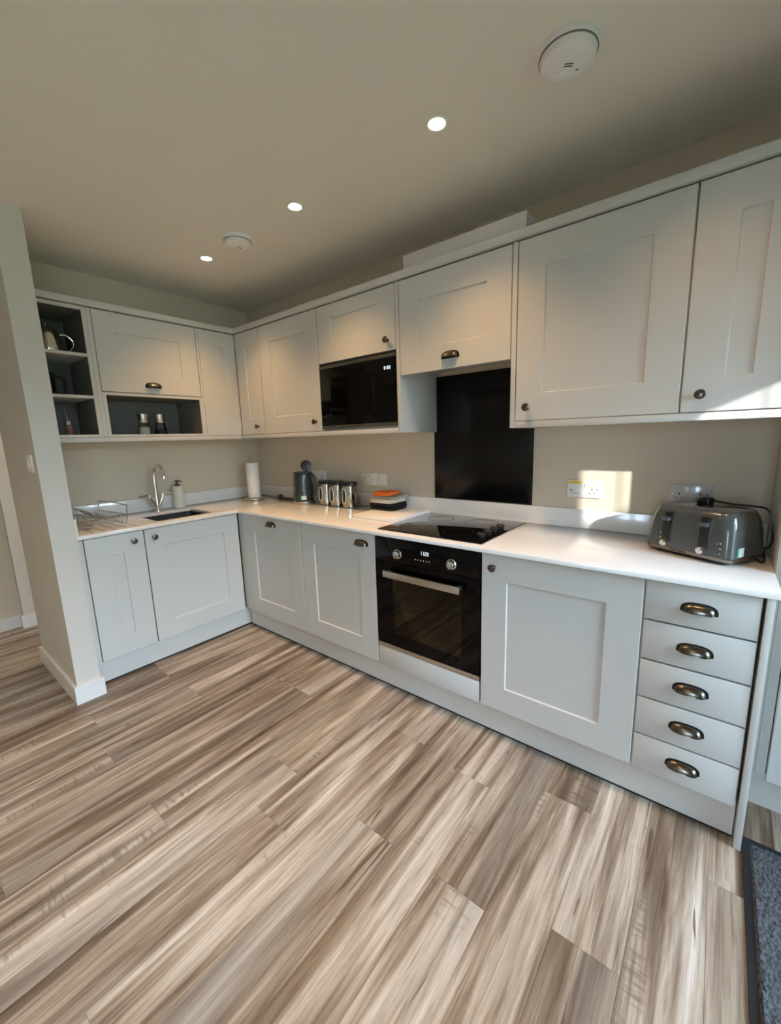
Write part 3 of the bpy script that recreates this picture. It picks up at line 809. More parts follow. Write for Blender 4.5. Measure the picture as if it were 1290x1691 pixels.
# left run wall units
t = thing('wall_cabinet', 'pale grey wall cabinet above the tap with lift-up door over an open niche', 'wall cabinet', (-.95, -.18, ZUB), 'L')
bm = bmesh.new(); f = -DU
box(bm, -1.248, -1.228, f, -.001, ZUB, 1.664); box(bm, -.668, -.650, f, -.001, ZUB, 1.664)
box(bm, -1.228, -.668, f, -.001, ZUB, 1.4175); box(bm, -1.228, -.668, f, -.001, 1.648, 1.664)
f2 = -DU+.0225
box(bm, -1.248, -1.23, f2, -.001, 1.664, ZUT); box(bm, -.668, -.65, f2, -.001, 1.664, ZUT); box(bm, -1.23, -.668, f2, -.001, ZUT-.018, ZUT); box(bm, -1.23, -.668, f2+.002, f2+.01, 1.664, ZUT-.018)
obj('carcass', bm, 'paint', t, smooth=False)
obj('back_panel', B(-1.228, -.668, -.016, -.001, 1.4175, 1.648), 'back', t)
bm = bmesh.new(); box(bm, -1.2278, -1.2265, -DU+.003, -.0165, 1.4180, 1.6475); box(bm, -.6695, -.6682, -DU+.003, -.0165, 1.4180, 1.6475); box(bm, -1.2265, -.6695, -DU+.003, -.0165, 1.6465, 1.6478)  # added dark sheets imitating shade on the niche sides and top
obj('shade_lining', bm, 'back', t, smooth=False)
d = obj('door', shaker(-1.248+.0029, -.650-.0029, 1.6685, ZUT, -DU, rails=(.111, .113, .111, .113)), 'paint', t); addcup(d, -.957, -DU, 1.722)
obj('filler_panel', B(-.6495, -.6355, -DU+.0005, -.02, ZUB, ZUT), 'paint', t)
obj('filler_panel', B(-1.270, -1.2485, -DU+.0005, -.02, ZUB, ZUT), 'paint', t)

t = thing('open_shelf_unit', 'open pale grey shelf unit with three compartments beside the partition', 'shelf unit', (-1.41, -.18, ZUB), 'L')
bm = bmesh.new(); f = -DU
obj('side_panel', B(-1.546, -1.526, f, -.001, ZUB, ZUT), 'paint', t)
obj('side_panel', B(-1.2915, -1.2712, f, -.001, ZUB, ZUT), 'paint', t)
obj('top_panel', B(-1.526, -1.2915, f, -.001, 2.102, ZUT), 'paint', t)
obj('bottom_panel', B(-1.526, -1.2915, f, -.001, ZUB, 1.4185), 'paint', t)
obj('back_panel', B(-1.526, -1.2915, -.016, -.001, 1.4185, 2.102), 'back', t)
obj('shelf', B(-1.526, -1.2915, f+.002, -.016, 1.8535, 1.8700), 'paint', t)
obj('shelf', B(-1.526, -1.2915, f+.002, -.016, 1.6230, 1.6390), 'paint', t)
bm.free()
bm = bmesh.new()  # added dark sheets imitating shade inside the open shelves
box(bm, -1.5258, -1.5245, -DU+.003, -.0165, 1.4190, 2.1015); box(bm, -1.2930, -1.2917, -DU+.003, -.0165, 1.4190, 2.1015)
box(bm, -1.5245, -1.2930, -DU+.003, -.0165, 2.1003, 2.1018)
obj('shade_lining', bm, 'back', t, smooth=False)

# cornice, pelmet, boxing
solo('cornice_board', B(DU+.011, XR-.002, -DU-.012, -DU+.05, ZC0+.002, ZC1, bev=.0015), 'paint', 'long pale cornice board along the top of the hob wall cabinets', 'cornice', (1.9, -DU, ZC0))
solo('cornice_board', B(-1.546, -DU+.0500, -DU-.012, -DU+.05, ZC0+.002, ZC1, bev=.0015), 'paint', 'short pale cornice board along the top of the sink wall cabinets', 'cornice', (-.95, -DU, ZC0), run='L')
solo('pelmet_board', B(-1.546, -DU-.0015, -DU, -DU+.02, ZPB, ZUB-.0035, bev=.0015), 'paint', 'pale pelmet strip under the cabinets above the sink', 'pelmet', (-.95, -DU, ZPB), run='L')
solo('pelmet_board', B(DU-.02, 1.8520, -DU, -DU+.02, ZPB, ZUB-.0035, bev=.0015), 'paint', 'pale pelmet strip under the microwave and corner cabinets', 'pelmet', (1.1, -DU, ZPB))
solo('pelmet_board', B(2.4960, XR-.002, -DU, -DU+.02, ZPB, ZUB-.0035, bev=.0015), 'paint', 'pale pelmet strip under the big cabinet, sunlit at its right end', 'pelmet', (2.9, -DU, ZPB))
solo('boxing', B(1.895, 2.519, -.341, -.002, ZC1+.001, 2.237, bev=.001), 'paint', 'pale boxing on top of the cabinets above the extractor cabinet', 'boxing', (2.2, -.17, ZC1))

# tall unit at the right edge
t = thing('tall_cabinet', 'tall pale grey cabinet standing right of the drawer unit end panel', 'tall cabinet', (3.69, -.2, 0))
obj('side_panel', B(XR, XR+.018, -.385, -.001, 0.15, ZUT, bev=.001), 'paint', t)
obj('filler_panel', B(XR+.0185, 3.4335, -.385, -.365, .151, ZUT), 'paint', t)
obj('door', shaker(3.4365, 3.99, .151, ZUT, -.407), 'paint', t)
obj('carcass', B(XR+.0185, 3.99, -.3640, -.001, .15, ZUT), 'carcass', t)
obj('plinth', B(XR, 3.99, -.338, -.320, 0, .149), 'paint', t)
obj('cornice', B(XR, 3.99, -.407, -.001, ZUT+.004, ZC1), 'paint', t)

# ------------------------------------------------------------------ doormat
t = thing('doormat', 'dark grey doormat with black rubber border beside the end panel', 'doormat', (3.85, -.95, 0))
mx_0, mx_1, my_0, my_1 = 3.383, 4.18, -1.75, -.526
bm = bmesh.new(); box(bm, mx_0, mx_1, my_0, my_1, .0005, .005, bev=.0015); obj('rubber_border', bm, 'matedge', t)
bm = bmesh.new(); ix0, ix1, iy0, iy1 = mx_0+.02, mx_1-.02, my_0+.02, my_1-.02
nx, ny = 120, 180; gv = [[bm.verts.new((ix0+(ix1-ix0)*i/nx, iy0+(iy1-iy0)*j/ny, .005+(.006+random.uniform(-.0025, .0025) if 0 < i < nx and 0 < j < ny else 0))) for j in range(ny+1)] for i in range(nx+1)]
for i in range(nx):
    for j in range(ny): bm.faces.new((gv[i][j], gv[i+1][j], gv[i+1][j+1], gv[i][j+1]))
o = obj('pile', bm, 'pile', t); o['kind'] = 'stuff'

# ------------------------------------------------------------------ kettle
kc = (.775, -.15, ZT)
t = thing('kettle', 'dark grey kettle with its round lid standing open', 'kettle', kc)
bm = bmesh.new(); lathe(bm, [(.078, 0), (.080, .004), (.080, .018), (.074, .022)], kc, 40); obj('power_base', bm, 'steel', t, label='steel coloured base band')
bm = bmesh.new()
lathe(bm, [(.074, .022), (.0765, .030), (.0765, .07), (.075, .12), (.072, .17), (.069, .21), (.067, .226), (.064, .230)], kc, 40)
# spout lip
for s in (0,):
    pts = [(-.060, -.018, .19), (-.060, .018, .19), (-.084, 0, .226), (-.055, -.026, .229), (-.055, .026, .229)]
    v = [bm.verts.new((kc[0]+p[0], kc[1]+p[1], kc[2]+p[2])) for p in pts]
    bm.faces.new((v[0], v[2], v[3])); bm.faces.new((v[1], v[4], v[2])); bm.faces.new((v[0], v[1], v[2])); bm.faces.new((v[3], v[2], v[4])); bm.faces.new((v[0], v[3], v[4], v[1]))
kb = obj('body', bm, 'kettle', t)
bm = bmesh.new(); lathe(bm, [(.068, .2265), (.068, .235), (.060, .235), (.060, .200), (0, .200)], kc, 40, cap=False); obj('rim', bm, 'kettledark', t)
hd = Vector((math.cos(.12), math.sin(.12), 0))
def kp(r, z): return (kc[0]+hd.x*r, kc[1]+hd.y*r, kc[2]+z)
bm = bmesh.new(); tube(bm, smooth_path([kp(.060, .222), kp(.085, .224), kp(.108, .205), kp(.116, .16), kp(.112, .10), kp(.100, .062), kp(.072, .058)]), .0115, 12)
obj('handle', bm, 'kettledark', t)
# open lid: disc facing the room
bm = bmesh.new(); lathe(bm, [(0, -.006), (.034, -.006), (.039, -.003), (.040, .004), (.030, .009), (0, .010)], (0, 0, 0), 36)
view = Vector((.70, -.70, .15)).normalized()
bm.transform(Matrix.Translation(Vector((kc[0]+.032, kc[1]+.012, kc[2]+.283))) @ view.to_track_quat('Z', 'Y').to_matrix().to_4x4())
tube(bm, [(kc[0]+.042, kc[1]+.004, kc[2]+.232), (kc[0]+.036, kc[1]+.01, kc[2]+.255)], .008, 10)
obj('lid', bm, 'kettledark', t)
lt = Vector((math.cos(-1.05), math.sin(-1.05), 0)); 
def patch(c, r0, r1, z0, z1, a0, a1, off):
    bm = bmesh.new(); n = 8; rows = []
    for i in range(n+1):
        a = a0+(a1-a0)*i/n
        rows.append([bm.verts.new((c[0]+(r0+off)*math.cos(a), c[1]+(r0+off)*math.sin(a), c[2]+z0)), bm.verts.new((c[0]+(r1+off)*math.cos(a), c[1]+(r1+off)*math.sin(a), c[2]+z1))])
    for i in range(n): bm.faces.new((rows[i][0], rows[i+1][0], rows[i+1][1], rows[i][1]))
    return bm
obj('price_label', patch(kc, .0768, .0767, .034, .064, -.86, -.46, .0006), 'label', t, label='small white label')
obj('price_label', patch(kc, .0768, .0767, .034, .064, -1.0, -.87, .0006), 'green', t, label='small green label')
bm = bmesh.new(); tube(bm, smooth_path([(kc[0]-.07, kc[1]+.02, ZT+.014), (kc[0]-.13, kc[1]+.0, ZT+.012), (kc[0]-.19, kc[1]-.03, ZT+.016), (kc[0]-.235, kc[1]-.04, ZT+.022)]), .0038, 8)
tube(bm, smooth_path([(kc[0]-.235, kc[1]-.04, ZT+.022), (kc[0]-.3, kc[1]+.0, ZT+.006), (kc[0]-.28, kc[1]+.06, ZT+.005), (kc[0]-.16, kc[1]+.08, ZT+.005), (kc[0]-.05, kc[1]+.06, ZT+.008)]), .0038, 8)
obj('cord', bm, 'blackplastic', t)
bm = bmesh.new(); lathe(bm, [(.012, 0), (.022, .004), (.025, .012), (.025, .034), (.020, .042), (.008, .046)], (0, 0, 0), 18)
bm.transform(Matrix.Translation((kc[0]-.252, kc[1]-.045, ZT+.027)) @ Matrix.Rotation(1.2, 4, 'Y') @ Matrix.Scale(.9, 4))
obj('plug', bm, 'blackplastic', t)

# ------------------------------------------------------------------ canisters
CAN = ['steel canister with black lid nearest the kettle', 'middle steel canister of the three with black lids', 'steel canister with black lid furthest from the kettle']
def canister(c, label):
    t = thing('storage_canister', label, 'canister', c, group='steel canisters on the worktop')
    bm = bmesh.new(); lathe(bm, [(.051, 0), (.0535, .002), (.0535, .150), (.052, .152)], c, 44); obj('body', bm, 'cansteel', t)
    bm = bmesh.new(); lathe(bm, [(.0530, .1522), (.0560, .154), (.0560, .170), (.053, .175), (.02, .1765), (0, .1765)], c, 44); obj('lid', bm, 'blackplastic', t, label='black lid')
    # oval window facing out from the wall
    aw, ah, cz, ca = .40, .050, .082, -PI/2-.12
    bm = bmesh.new(); ring = []
    for k in range(36):
        q = 2*PI*k/36; ex = math.copysign(abs(math.cos(q))**.75, math.cos(q)); ez = math.copysign(abs(math.sin(q))**.75, math.sin(q))
        a = ca+aw*ex; ring.append((c[0]+.0540*math.cos(a), c[1]+.0540*math.sin(a), c[2]+cz+ah*ez))
    tube(bm, ring, .0036, 8, closed=True); w = obj('window_rim', bm, 'white', t, label='white oval window rim')
    bm = bmesh.new(); cen = bm.verts.new((c[0]+.0539*math.cos(ca), c[1]+.0539*math.sin(ca), c[2]+cz))
    vs = [bm.verts.new((c[0]+.0539*math.cos(ca+aw*math.copysign(abs(math.cos(2*PI*k/36))**.75, math.cos(2*PI*k/36))), c[1]+.0539*math.sin(ca+aw*math.copysign(abs(math.cos(2*PI*k/36))**.75, math.cos(2*PI*k/36))), c[2]+cz+ah*math.copysign(abs(math.sin(2*PI*k/36))**.75, math.sin(2*PI*k/36)))) for k in range(36)]
    mid = [bm.verts.new((c[0]+.0539*math.cos(ca+.5*aw*math.cos(2*PI*k/36)), c[1]+.0539*math.sin(ca+.5*aw*math.cos(2*PI*k/36)), c[2]+cz+.5*ah*math.sin(2*PI*k/36))) for k in range(36)]
    for k in range(36):
        bm.faces.new((vs[k], vs[(k+1) % 36], mid[(k+1) % 36], mid[k])); bm.faces.new((mid[k], mid[(k+1) % 36], cen))
    obj('window_pane', bm, 'kettledark', w)
for c, l in zip([(.972, -.10, ZT), (1.092, -.105, ZT), (1.220, -.11, ZT)], CAN): canister(c, l)

# ------------------------------------------------------------------ paper towel
pc = (.232, -.222, ZT)
t = thing('towel_holder', 'steel paper towel holder in the corner of the worktop', 'towel holder', pc)
bm = bmesh.new(); lathe(bm, [(.078, 0), (.082, .003), (.082, .012), (.078, .016), (.02, .018)], pc, 44); obj('base', bm, 'steel', t)
bm = bmesh.new(); lathe(bm, [(.008, .018), (.008, .305), (.012, .308), (.016, .335), (.0165, .338), (.012, .344), (0, .346)], pc, 24); obj('rod', bm, 'steel', t)
bm = bmesh.new(); lathe(bm, [(.012, 0), (.049, 0), (.050, .003), (.050, .279), (.049, .282), (.012, .282), (.012, 0)], (pc[0], pc[1], ZT+.0185), 44, cap=False)
solo('paper_towel_roll', bm, 'paper', 'white paper towel roll standing on the steel holder', 'paper towel', (pc[0], pc[1], ZT+.0185))

# ------------------------------------------------------------------ cutting board and cloths
solo('chopping_board', B(1.512, 1.835, -.392, -.030, ZT+.0005, ZT+.021, bev=.004), 'board', 'white chopping board lying left of the hob under the folded cloths', 'chopping board', (1.67, -.21, ZT))
def cloth(name, label, mat, x0, x1, y0, y1, z0, layers, rot=0., lift=0.):
    """folded cloth: rounded folds lying on one another, slightly creased"""
    cx, cy = (x0+x1)/2, (y0+y1)/2; bm = bmesh.new(); th, n = layers
    rnd = random.Random(len(label)*7+n)
    cr, sr = math.cos(rot), math.sin(rot)
    for k in range(n):
        w = x1-x0+rnd.uniform(-.008, .006); d = y1-y0+rnd.uniform(-.008, .006); ox, oy = rnd.uniform(-.003, .003), rnd.uniform(-.003, .003)
        p1, p2 = rnd.uniform(0, 6), rnd.uniform(0, 6); rings = []; ox += rnd.uniform(-.003, .003)
        for f, ins in ((0, .45), (.08, .18), (.28, .03), (.5, 0), (.72, .03), (.92, .18), (1., .45), (1., 3.), (1., 6.)):
            ring = []
            for qx, qy in rrect(w-2*th*ins, d-2*th*ins, min(.02, (d-2*th*ins)/3), 5):
                u, v = qx/w*2, qy/d*2
                wob = th*.10*(math.sin(5*u+p1)+math.sin(6*v+p2)) if (k or f > .4) else 0
                lf = lift*max(0, u)**2*max(0, v+.3)*(k+f)/n
                X, Y = qx+ox+th*.12*math.sin(9*v+p1), qy+oy+th*.12*math.sin(11*u+p2)
                ring.append((cx+X*cr-Y*sr, cy+X*sr+Y*cr, z0+th*(k+f)*.96+wob*(f if k == 0 else 1)*.8+lf))
            rings.append(ring)
        loft(bm, rings)
    return solo(name, bm, mat, label, 'cloth', (cx, cy, z0), group='folded cloths on the chopping board')
z = ZT+.0213
cloth('folded_cloth', 'black folded cloth at the bottom of the pile on the chopping board', 'navy', 1.482, 1.672, -.208, -.042, z, (.0150, 3), .02)
cloth('folded_cloth', 'beige folded cloth directly on the black one', 'linen', 1.488, 1.664, -.205, -.048, z+.0455, (.0058, 4), -.02, .003)
cloth('folded_cloth', 'grey speckled folded cloth under the orange one', 'linen2', 1.492, 1.680, -.200, -.040, z+.0700, (.0080, 2), .04, .010)
cloth('folded_cloth', 'bright orange folded cloth on top of the pile', 'orange', 1.494, 1.630, -.192, -.058, z+.0890, (.0105, 2), .12, .004)

# ------------------------------------------------------------------ sockets
def socket(label, x0, x1, z0, z1, mat='white', kind='double', extra=None, y=-.0005):
    xc, zc = (x0+x1)/2, (z0+z1)/2
    t = thing('wall_socket', label, 'socket', (xc, y, z0))
    pl = obj('face_plate', B(x0, x1, y-.010, y, z0, z1, bev=.003), mat, t)
    yf = y-.010
    if kind == 'double':
        for s in (-1, 1):
            bm = bmesh.new(); px = xc+s*.037
            box(bm, px-.0025, px+.0025, yf-.0003, yf+.002, zc-.004, zc+.006)
            for q in (-1, 1): box(bm, px+q*.011-.004, px+q*.011+.004, yf-.0003, yf+.002, zc-.020, zc-.0165)
            obj('pin_holes', bm, 'darkprint', pl, smooth=False)
            obj('rocker_switch', B(xc+s*.011-.0075, xc+s*.011+.0075, yf-.004, yf+.001, zc+.010, zc+.030, bev=.0015), 'white', pl)
        for s in (-1, 1):
            bm = bmesh.new(); lathe(bm, [(.0035, 0), (.0035, .0006), (0, .0006)], (xc+s*.060, yf, zc), 12, '-y')
            obj('screw', bm, 'silver', pl)
    else:
        obj('rocker_switch', B(xc-.012, xc+.012, yf-.004, yf+.001, zc-.012, zc+.012, bev=.0015), 'white', pl)
    return t, pl
socket('white double socket on the wall behind the kettle', .724, .870, 1.031, 1.117)
socket('white double socket on the wall above the canisters and cloths', 1.2405, 1.3865, 1.030, 1.113)
socket('white single switch plate directly right of the socket above the cloths', 1.3885, 1.4735, 1.030, 1.113, kind='single')
t, pl = socket('white double socket with a yellow sticker in the patch of sunlight', 2.634, 2.788, 1.033, 1.117)
obj('sticker', B(2.640, 2.706, -.0112, -.0106, 1.100, 1.113), 'yellow', pl, smooth=False)
obj('notice_label', B(2.640, 2.712, -.0112, -.0106, 1.045, 1.098), 'label', pl, smooth=False)
bm = bmesh.new(); box(bm, 2.644, 2.668, -.0115, -.0112, 1.066, 1.069); box(bm, 2.645, 2.69, -.0115, -.0112, 1.053, 1.055); box(bm, 2.648, 2.657, -.0115, -.0112, 1.069, 1.073); box(bm, 2.644, 2.700, -.0115, -.0112, 1.1055, 1.1075)
obj('printed_marks', bm, 'greyprint', pl, smooth=False)
t, pl = socket('grey double socket on the wall directly behind the toaster', 3.056, 3.203, 1.034, 1.119, 'greyplate')
t = thing('light_switch', 'white light switch on the side of the partition wall', 'switch', (.545, -1.655, 1.23))
pl = obj('face_plate', B(.502, .588, -1.664, -1.655, 1.232, 1.318, bev=.002), 'white', t)
obj('rocker_switch', B(.533, .557, -1.669, -1.663, 1.258, 1.292, bev=.0015), 'white', pl)

# ------------------------------------------------------------------ toaster
tA = Matrix.Translation((3.193, -.235, ZT)) @ Matrix.Rotation(-.50, 4, 'Z')
t = thing('toaster', 'dark grey four-slot toaster at the right end of the worktop', 'toaster', (3.190, -.232, ZT))
TW, TD, TH = .302, .215, .182
def T(bm): bm.transform(tA); return bm
bm = bmesh.new(); loft(bm, [[(x, y, z_) for x, y in rrect(TW*sx, TD*sy, r)] for z_, sx, sy, r in ((.012, .985, .97, .02), (.024, 1.0, 1.0, .022))])
obj('base_trim', T(bm), 'steel', t, label='steel trim along the bottom')
bm = bmesh.new(); lathe_feet = [(-.11, -.07), (.11, -.07), (-.11, .07), (.11, .07)]
for x, y in lathe_feet: lathe(bm, [(.012, 0), (.014, .012)], (x, y, 0), 14)
box(bm, -.135, .135, -.095, .095, .006, .0125)
obj('foot', T(bm), 'blackplastic', t)
bm = bmesh.new()
prof = ((.0245, 1.0, 1.0, .022), (.06, 1.0, .985, .022), (.11, .985, .945, .022), (.145, .955, .89, .022), (.163, .93, .85, .022), (.172, .905, .82, .022), (.177, .88, .79, .020), (.1785, .855, .765, .018))
loft(bm, [[(x, y, z_) for x, y in rrect(TW*sx, TD*sy, r)] for z_, sx, sy, r in ((.012, .985, .97, .02), (.024, 1.0, 1.0, .022))])
obj('base_trim', T(bm), 'steel', t, label='steel trim along the bottom')
bm = bmesh.new(); lathe_feet = [(-.11, -.07), (.11, -.07), (-.11, .07), (.11, .07)]
for x, y in lathe_feet: lathe(bm, [(.012, 0), (.014, .012)], (x, y, 0), 14)
box(bm, -.135, .135, -.095, .095, .006, .0125)
obj('foot', T(bm), 'blackplastic', t)
bm = bmesh.new()
prof = ((.0245, 1.0, 1.0, .035), (.06, 1.0, .985, .036), (.11, .985, .95, .038), (.145, .955, .90, .040), (.163, .925, .85, .042), (.174, .89, .80, .042), (.180, .84, .74, .040), (.182, .78, .67, .036))
loft(bm, [[(x, y, z_) for x, y in rrect(TW*sx, TD*sy, r)] for z_, sx, sy, r in prof])
sh = obj('shell', T(bm), 'toaster', t, ang=50)
def yfront(z_):  # front face y at height
    for (z0, _, s0, _), (z1, _, s1, _) in zip(prof, prof[1:]):
        if z0 <= z_ <= z1: return -TD/2*(s0+(s1-s0)*(z_-z0)/(z1-z0))
    return -TD/2
for sx in (-.065, .065):
    for sy in (-.036, .036):
        bm = bmesh.new(); box(bm, sx-.055, sx+.055, sy-.019, sy+.019, .1765, .1800, bev=.0006)
        obj('bread_slot', T(bm), 'gap', sh)
for sx in (-.068, .062):
    bm = bmesh.new()
    loft(bm, [[(sx+x, yfront(z_)-.0012-dy, z_+0) for x, dy in ((-.019, 0), (-.013, .004), (.013, .004), (.019, 0), (.013, -.004), (-.013, -.004))] for z_ in (.045, .06, .09, .12, .145, .158)])
    box(bm, sx+.004, sx+.009, yfront(.1)-.0075, yfront(.1), .055, .148)
    tr = obj('lever_track', T(bm), 'blackplastic', sh, ang=60)
    bm = bmesh.new(); box(bm, sx-.016, sx+.012, yfront(.135)-.024, yfront(.135)-.001, .127, .141, bev=.004); obj('lever', T(bm), 'toasterside', sh)
    bm = bmesh.new(); lathe(bm, [(.015, 0), (.015, .006), (.012, .014), (.010, .015), (0, .015)], (sx-.004, -TD/2*.997, .041), 24, '-y'); box(bm, sx-.006, sx-.002, -TD/2-.018, -TD/2-.008, .030, .052)
    obj('dial', T(bm), 'chrome', sh, label='chrome dial')
    bx = sx-.036 if sx < 0 else sx+.042
    for k, z_ in enumerate((.040, .058, .076)):
        bm = bmesh.new(); lathe(bm, [(.0065, 0), (.0065, .003), (.005, .004), (0, .004)], (bx, yfront(z_)+.0005, z_), 16, '-y'); obj('button', T(bm), 'toasterside', sh)
        bm = bmesh.new(); lathe(bm, [(.0022, 0), (.0022, .0012), (0, .0012)], (bx+.012, yfront(z_)+.0002, z_), 10, '-y'); obj('indicator', T(bm), 'label', sh)
bm = text_bm('Russell Hobbs', .0095, Matrix.Translation((-.02, -TD/2-.0004, .0183)) @ Matrix.Rotation(PI/2, 4, 'X')); obj('lettering', T(bm), 'darkprint', t, smooth=False)
bm = bmesh.new(); box(bm, TW/2-.0006, TW/2+.0006, -.062, -.036, .030, .062); obj('energy_label', T(bm), 'label', sh, smooth=False)
bm = bmesh.new(); box(bm, TW/2-.0006, TW/2+.0007, -.0715, -.0625, .030, .062); obj('energy_label', T(bm), 'green', sh, smooth=False, label='green edge of the label')
bm = bmesh.new(); tube(bm, smooth_path([(TW/2-.02, .10, .03), (TW/2+.006, .106, .05), (TW/2+.012, .095, .11), (TW/2-.005, .09, .178), (TW/2-.05, .092, .186), (TW/2-.10, .085, .186), (.01, .075, .190), (-.02, .06, .196)]), .0038, 8)
tube(bm, smooth_path([(TW/2-.01, .105, .025), (TW/2+.016, .06, .007), (TW/2+.018, .04, .004), (TW/2+.006, .05, .004), (TW/2-.03, .09, .006)]), .0036, 8)
obj('cord', T(bm), 'blackplastic', t)
bm = bmesh.new(); loft(bm, [[(x*k+dx, y*k+.052, z_) for x, y in rrect(.046, .040, .010)] for z_, k, dx in ((.1797, .9, -.035), (.184, 1., -.035), (.194, 1., -.033), (.203, .8, -.030), (.207, .5, -.028))])
for x in (-.011, .011): box(bm, -.035+x-.003, -.035+x+.003, .010, .034, .190, .194)
obj('plug', T(bm), 'blackplastic', t)

# ------------------------------------------------------------------ things on the shelves (world coordinates)
tc = (.20, -1.425, 1.8703)
t = thing('teapot', 'polished steel teapot on the top open shelf', 'teapot', tc)
bm = bmesh.new(); lathe(bm, [(.060, 0), (.070, .004), (.076, .018), (.075, .035), (.066, .08), (.054, .122), (.050, .130)], tc, 36); obj('body', bm, 'teapot', t)
bm = bmesh.new(); lathe(bm, [(.050, .1305), (.046, .135), (.015, .139), (.005, .140), (.005, .150), (.009, .154), (.009, .164), (.004, .168)], tc, 28); obj('lid', bm, 'teapot', t)
bm = bmesh.new(); tube(bm, smooth_path([(tc[0]+.01, tc[1]+.046, tc[2]+.108), (tc[0]+.015, tc[1]+.085, tc[2]+.112), (tc[0]+.017, tc[1]+.115, tc[2]+.08), (tc[0]+.017, tc[1]+.108, tc[2]+.045), (tc[0]+.012, tc[1]+.075, tc[2]+.012), (tc[0]+.01, tc[1]+.06, tc[2]+.02)]), .0055, 10); obj('handle', bm, 'teapot', t)
bm = bmesh.new(); tube(bm, smooth_path([(tc[0], tc[1]-.05, tc[2]+.05), (tc[0], tc[1]-.075, tc[2]+.075), (tc[0], tc[1]-.088, tc[2]+.11)]), .011, 10); obj('spout', bm, 'teapot', t)

fc = (.205, -1.466, 1.6393)
t = thing('french_press', 'black framed glass coffee press on the middle open shelf', 'coffee press', fc)
bm = bmesh.new(); lathe(bm, [(0, .01), (.042, .01), (.044, .014), (.044, .115), (.042, .115), (.042, .014), (0, .012)], fc, 36, cap=False); obj('beaker', bm, 'clear', t)
bm = bmesh.new(); lathe(bm, [(.046, 0), (.048, .004), (.048, .016), (.0455, .018), (.0455, 0)], fc, 36, cap=False); lathe(bm, [(0, 0.001), (.046, .001), (.046, .008), (0, .008)], fc, 36)
lathe(bm, [(.0455, .096), (.048, .096), (.048, .112), (.0455, .112), (.0455, .096)], fc, 36, cap=False)
for k in range(4):
    a = PI/4+k*PI/2; tube(bm, [(fc[0]+.046*math.cos(a), fc[1]+.046*math.sin(a), fc[2]+.01), (fc[0]+.046*math.cos(a), fc[1]+.046*math.sin(a), fc[2]+.105)], .005, 8)
obj('frame', bm, 'blackplastic', t)
bm = bmesh.new(); lathe(bm, [(.049, .116), (.050, .121), (.040, .132), (.018, .142), (.006, .146), (.006, .158), (.013, .161), (.015, .170), (.011, .178), (0, .180)], fc, 32); obj('lid', bm, 'blackplastic', t)
bm = bmesh.new(); tube(bm, smooth_path([(fc[0]+.02, fc[1]+.042, fc[2]+.106), (fc[0]+.03, fc[1]+.072, fc[2]+.102), (fc[0]+.032, fc[1]+.080, fc[2]+.06), (fc[0]+.03, fc[1]+.072, fc[2]+.014), (fc[0]+.02, fc[1]+.042, fc[2]+.010)]), .007, 10); obj('handle', bm, 'blackplastic', t)

gc = (.20, -1.392, 1.4188)
t = thing('sauce_bottle', 'small bottle with red-brown label and long thin nozzle on the lowest open shelf', 'bottle', gc)
bm = bmesh.new(); lathe(bm, [(.016, 0), (.018, .002), (.018, .045), (.012, .058), (.009, .062)], gc, 24); obj('body', bm, 'amber', t)
bm = bmesh.new(); lathe(bm, [(.0183, .006), (.0183, .040)], gc, 24, cap=False); obj('label_band', bm, 'redlabel', t)
bm = bmesh.new(); lathe(bm, [(.0105, .0622), (.0105, .078), (.008, .082)], gc, 20); obj('collar', bm, 'white', t)
bm = bmesh.new(); tube(bm, [(gc[0], gc[1], gc[2]+.080), (gc[0], gc[1]-.004, gc[2]+.11), (gc[0], gc[1]-.010, gc[2]+.155)], [.006, .0042, .0016], 10); obj('nozzle', bm, 'amber', t)

def grinder(c, label, fill, hfill):
    t = thing('spice_grinder', label, 'grinder', c, group='grinders in the niche')
    bm = bmesh.new(); lathe(bm, [(0, .001), (.036, .001), (.038, .004), (.037, .02), (.030, .06), (.027, .078)], c, 32, cap=False); obj('jar', bm, 'clear', t)
    bm = bmesh.new(); lathe(bm, [(0, .0045), (.0345, .0062), (.0345, hfill*.7), (.031, hfill), (.012, hfill+.008), (0, hfill+.010)], c, 28, cap=False); obj('contents', bm, fill, t)
    bm = bmesh.new(); lathe(bm, [(.0275, .0785), (.0285, .080), (.0315, .115), (.0355, .134), (.034, .137), (0, .137)], c, 32); obj('cap', bm, 'silver', t, label='steel grinder cap')
grinder((.20, -.985, 1.4178), 'steel topped grinder holding white salt in the niche', 'salt', .048)
grinder((.20, -.880, 1.4178), 'steel topped grinder holding dark pepper in the niche', 'pepper', .030)

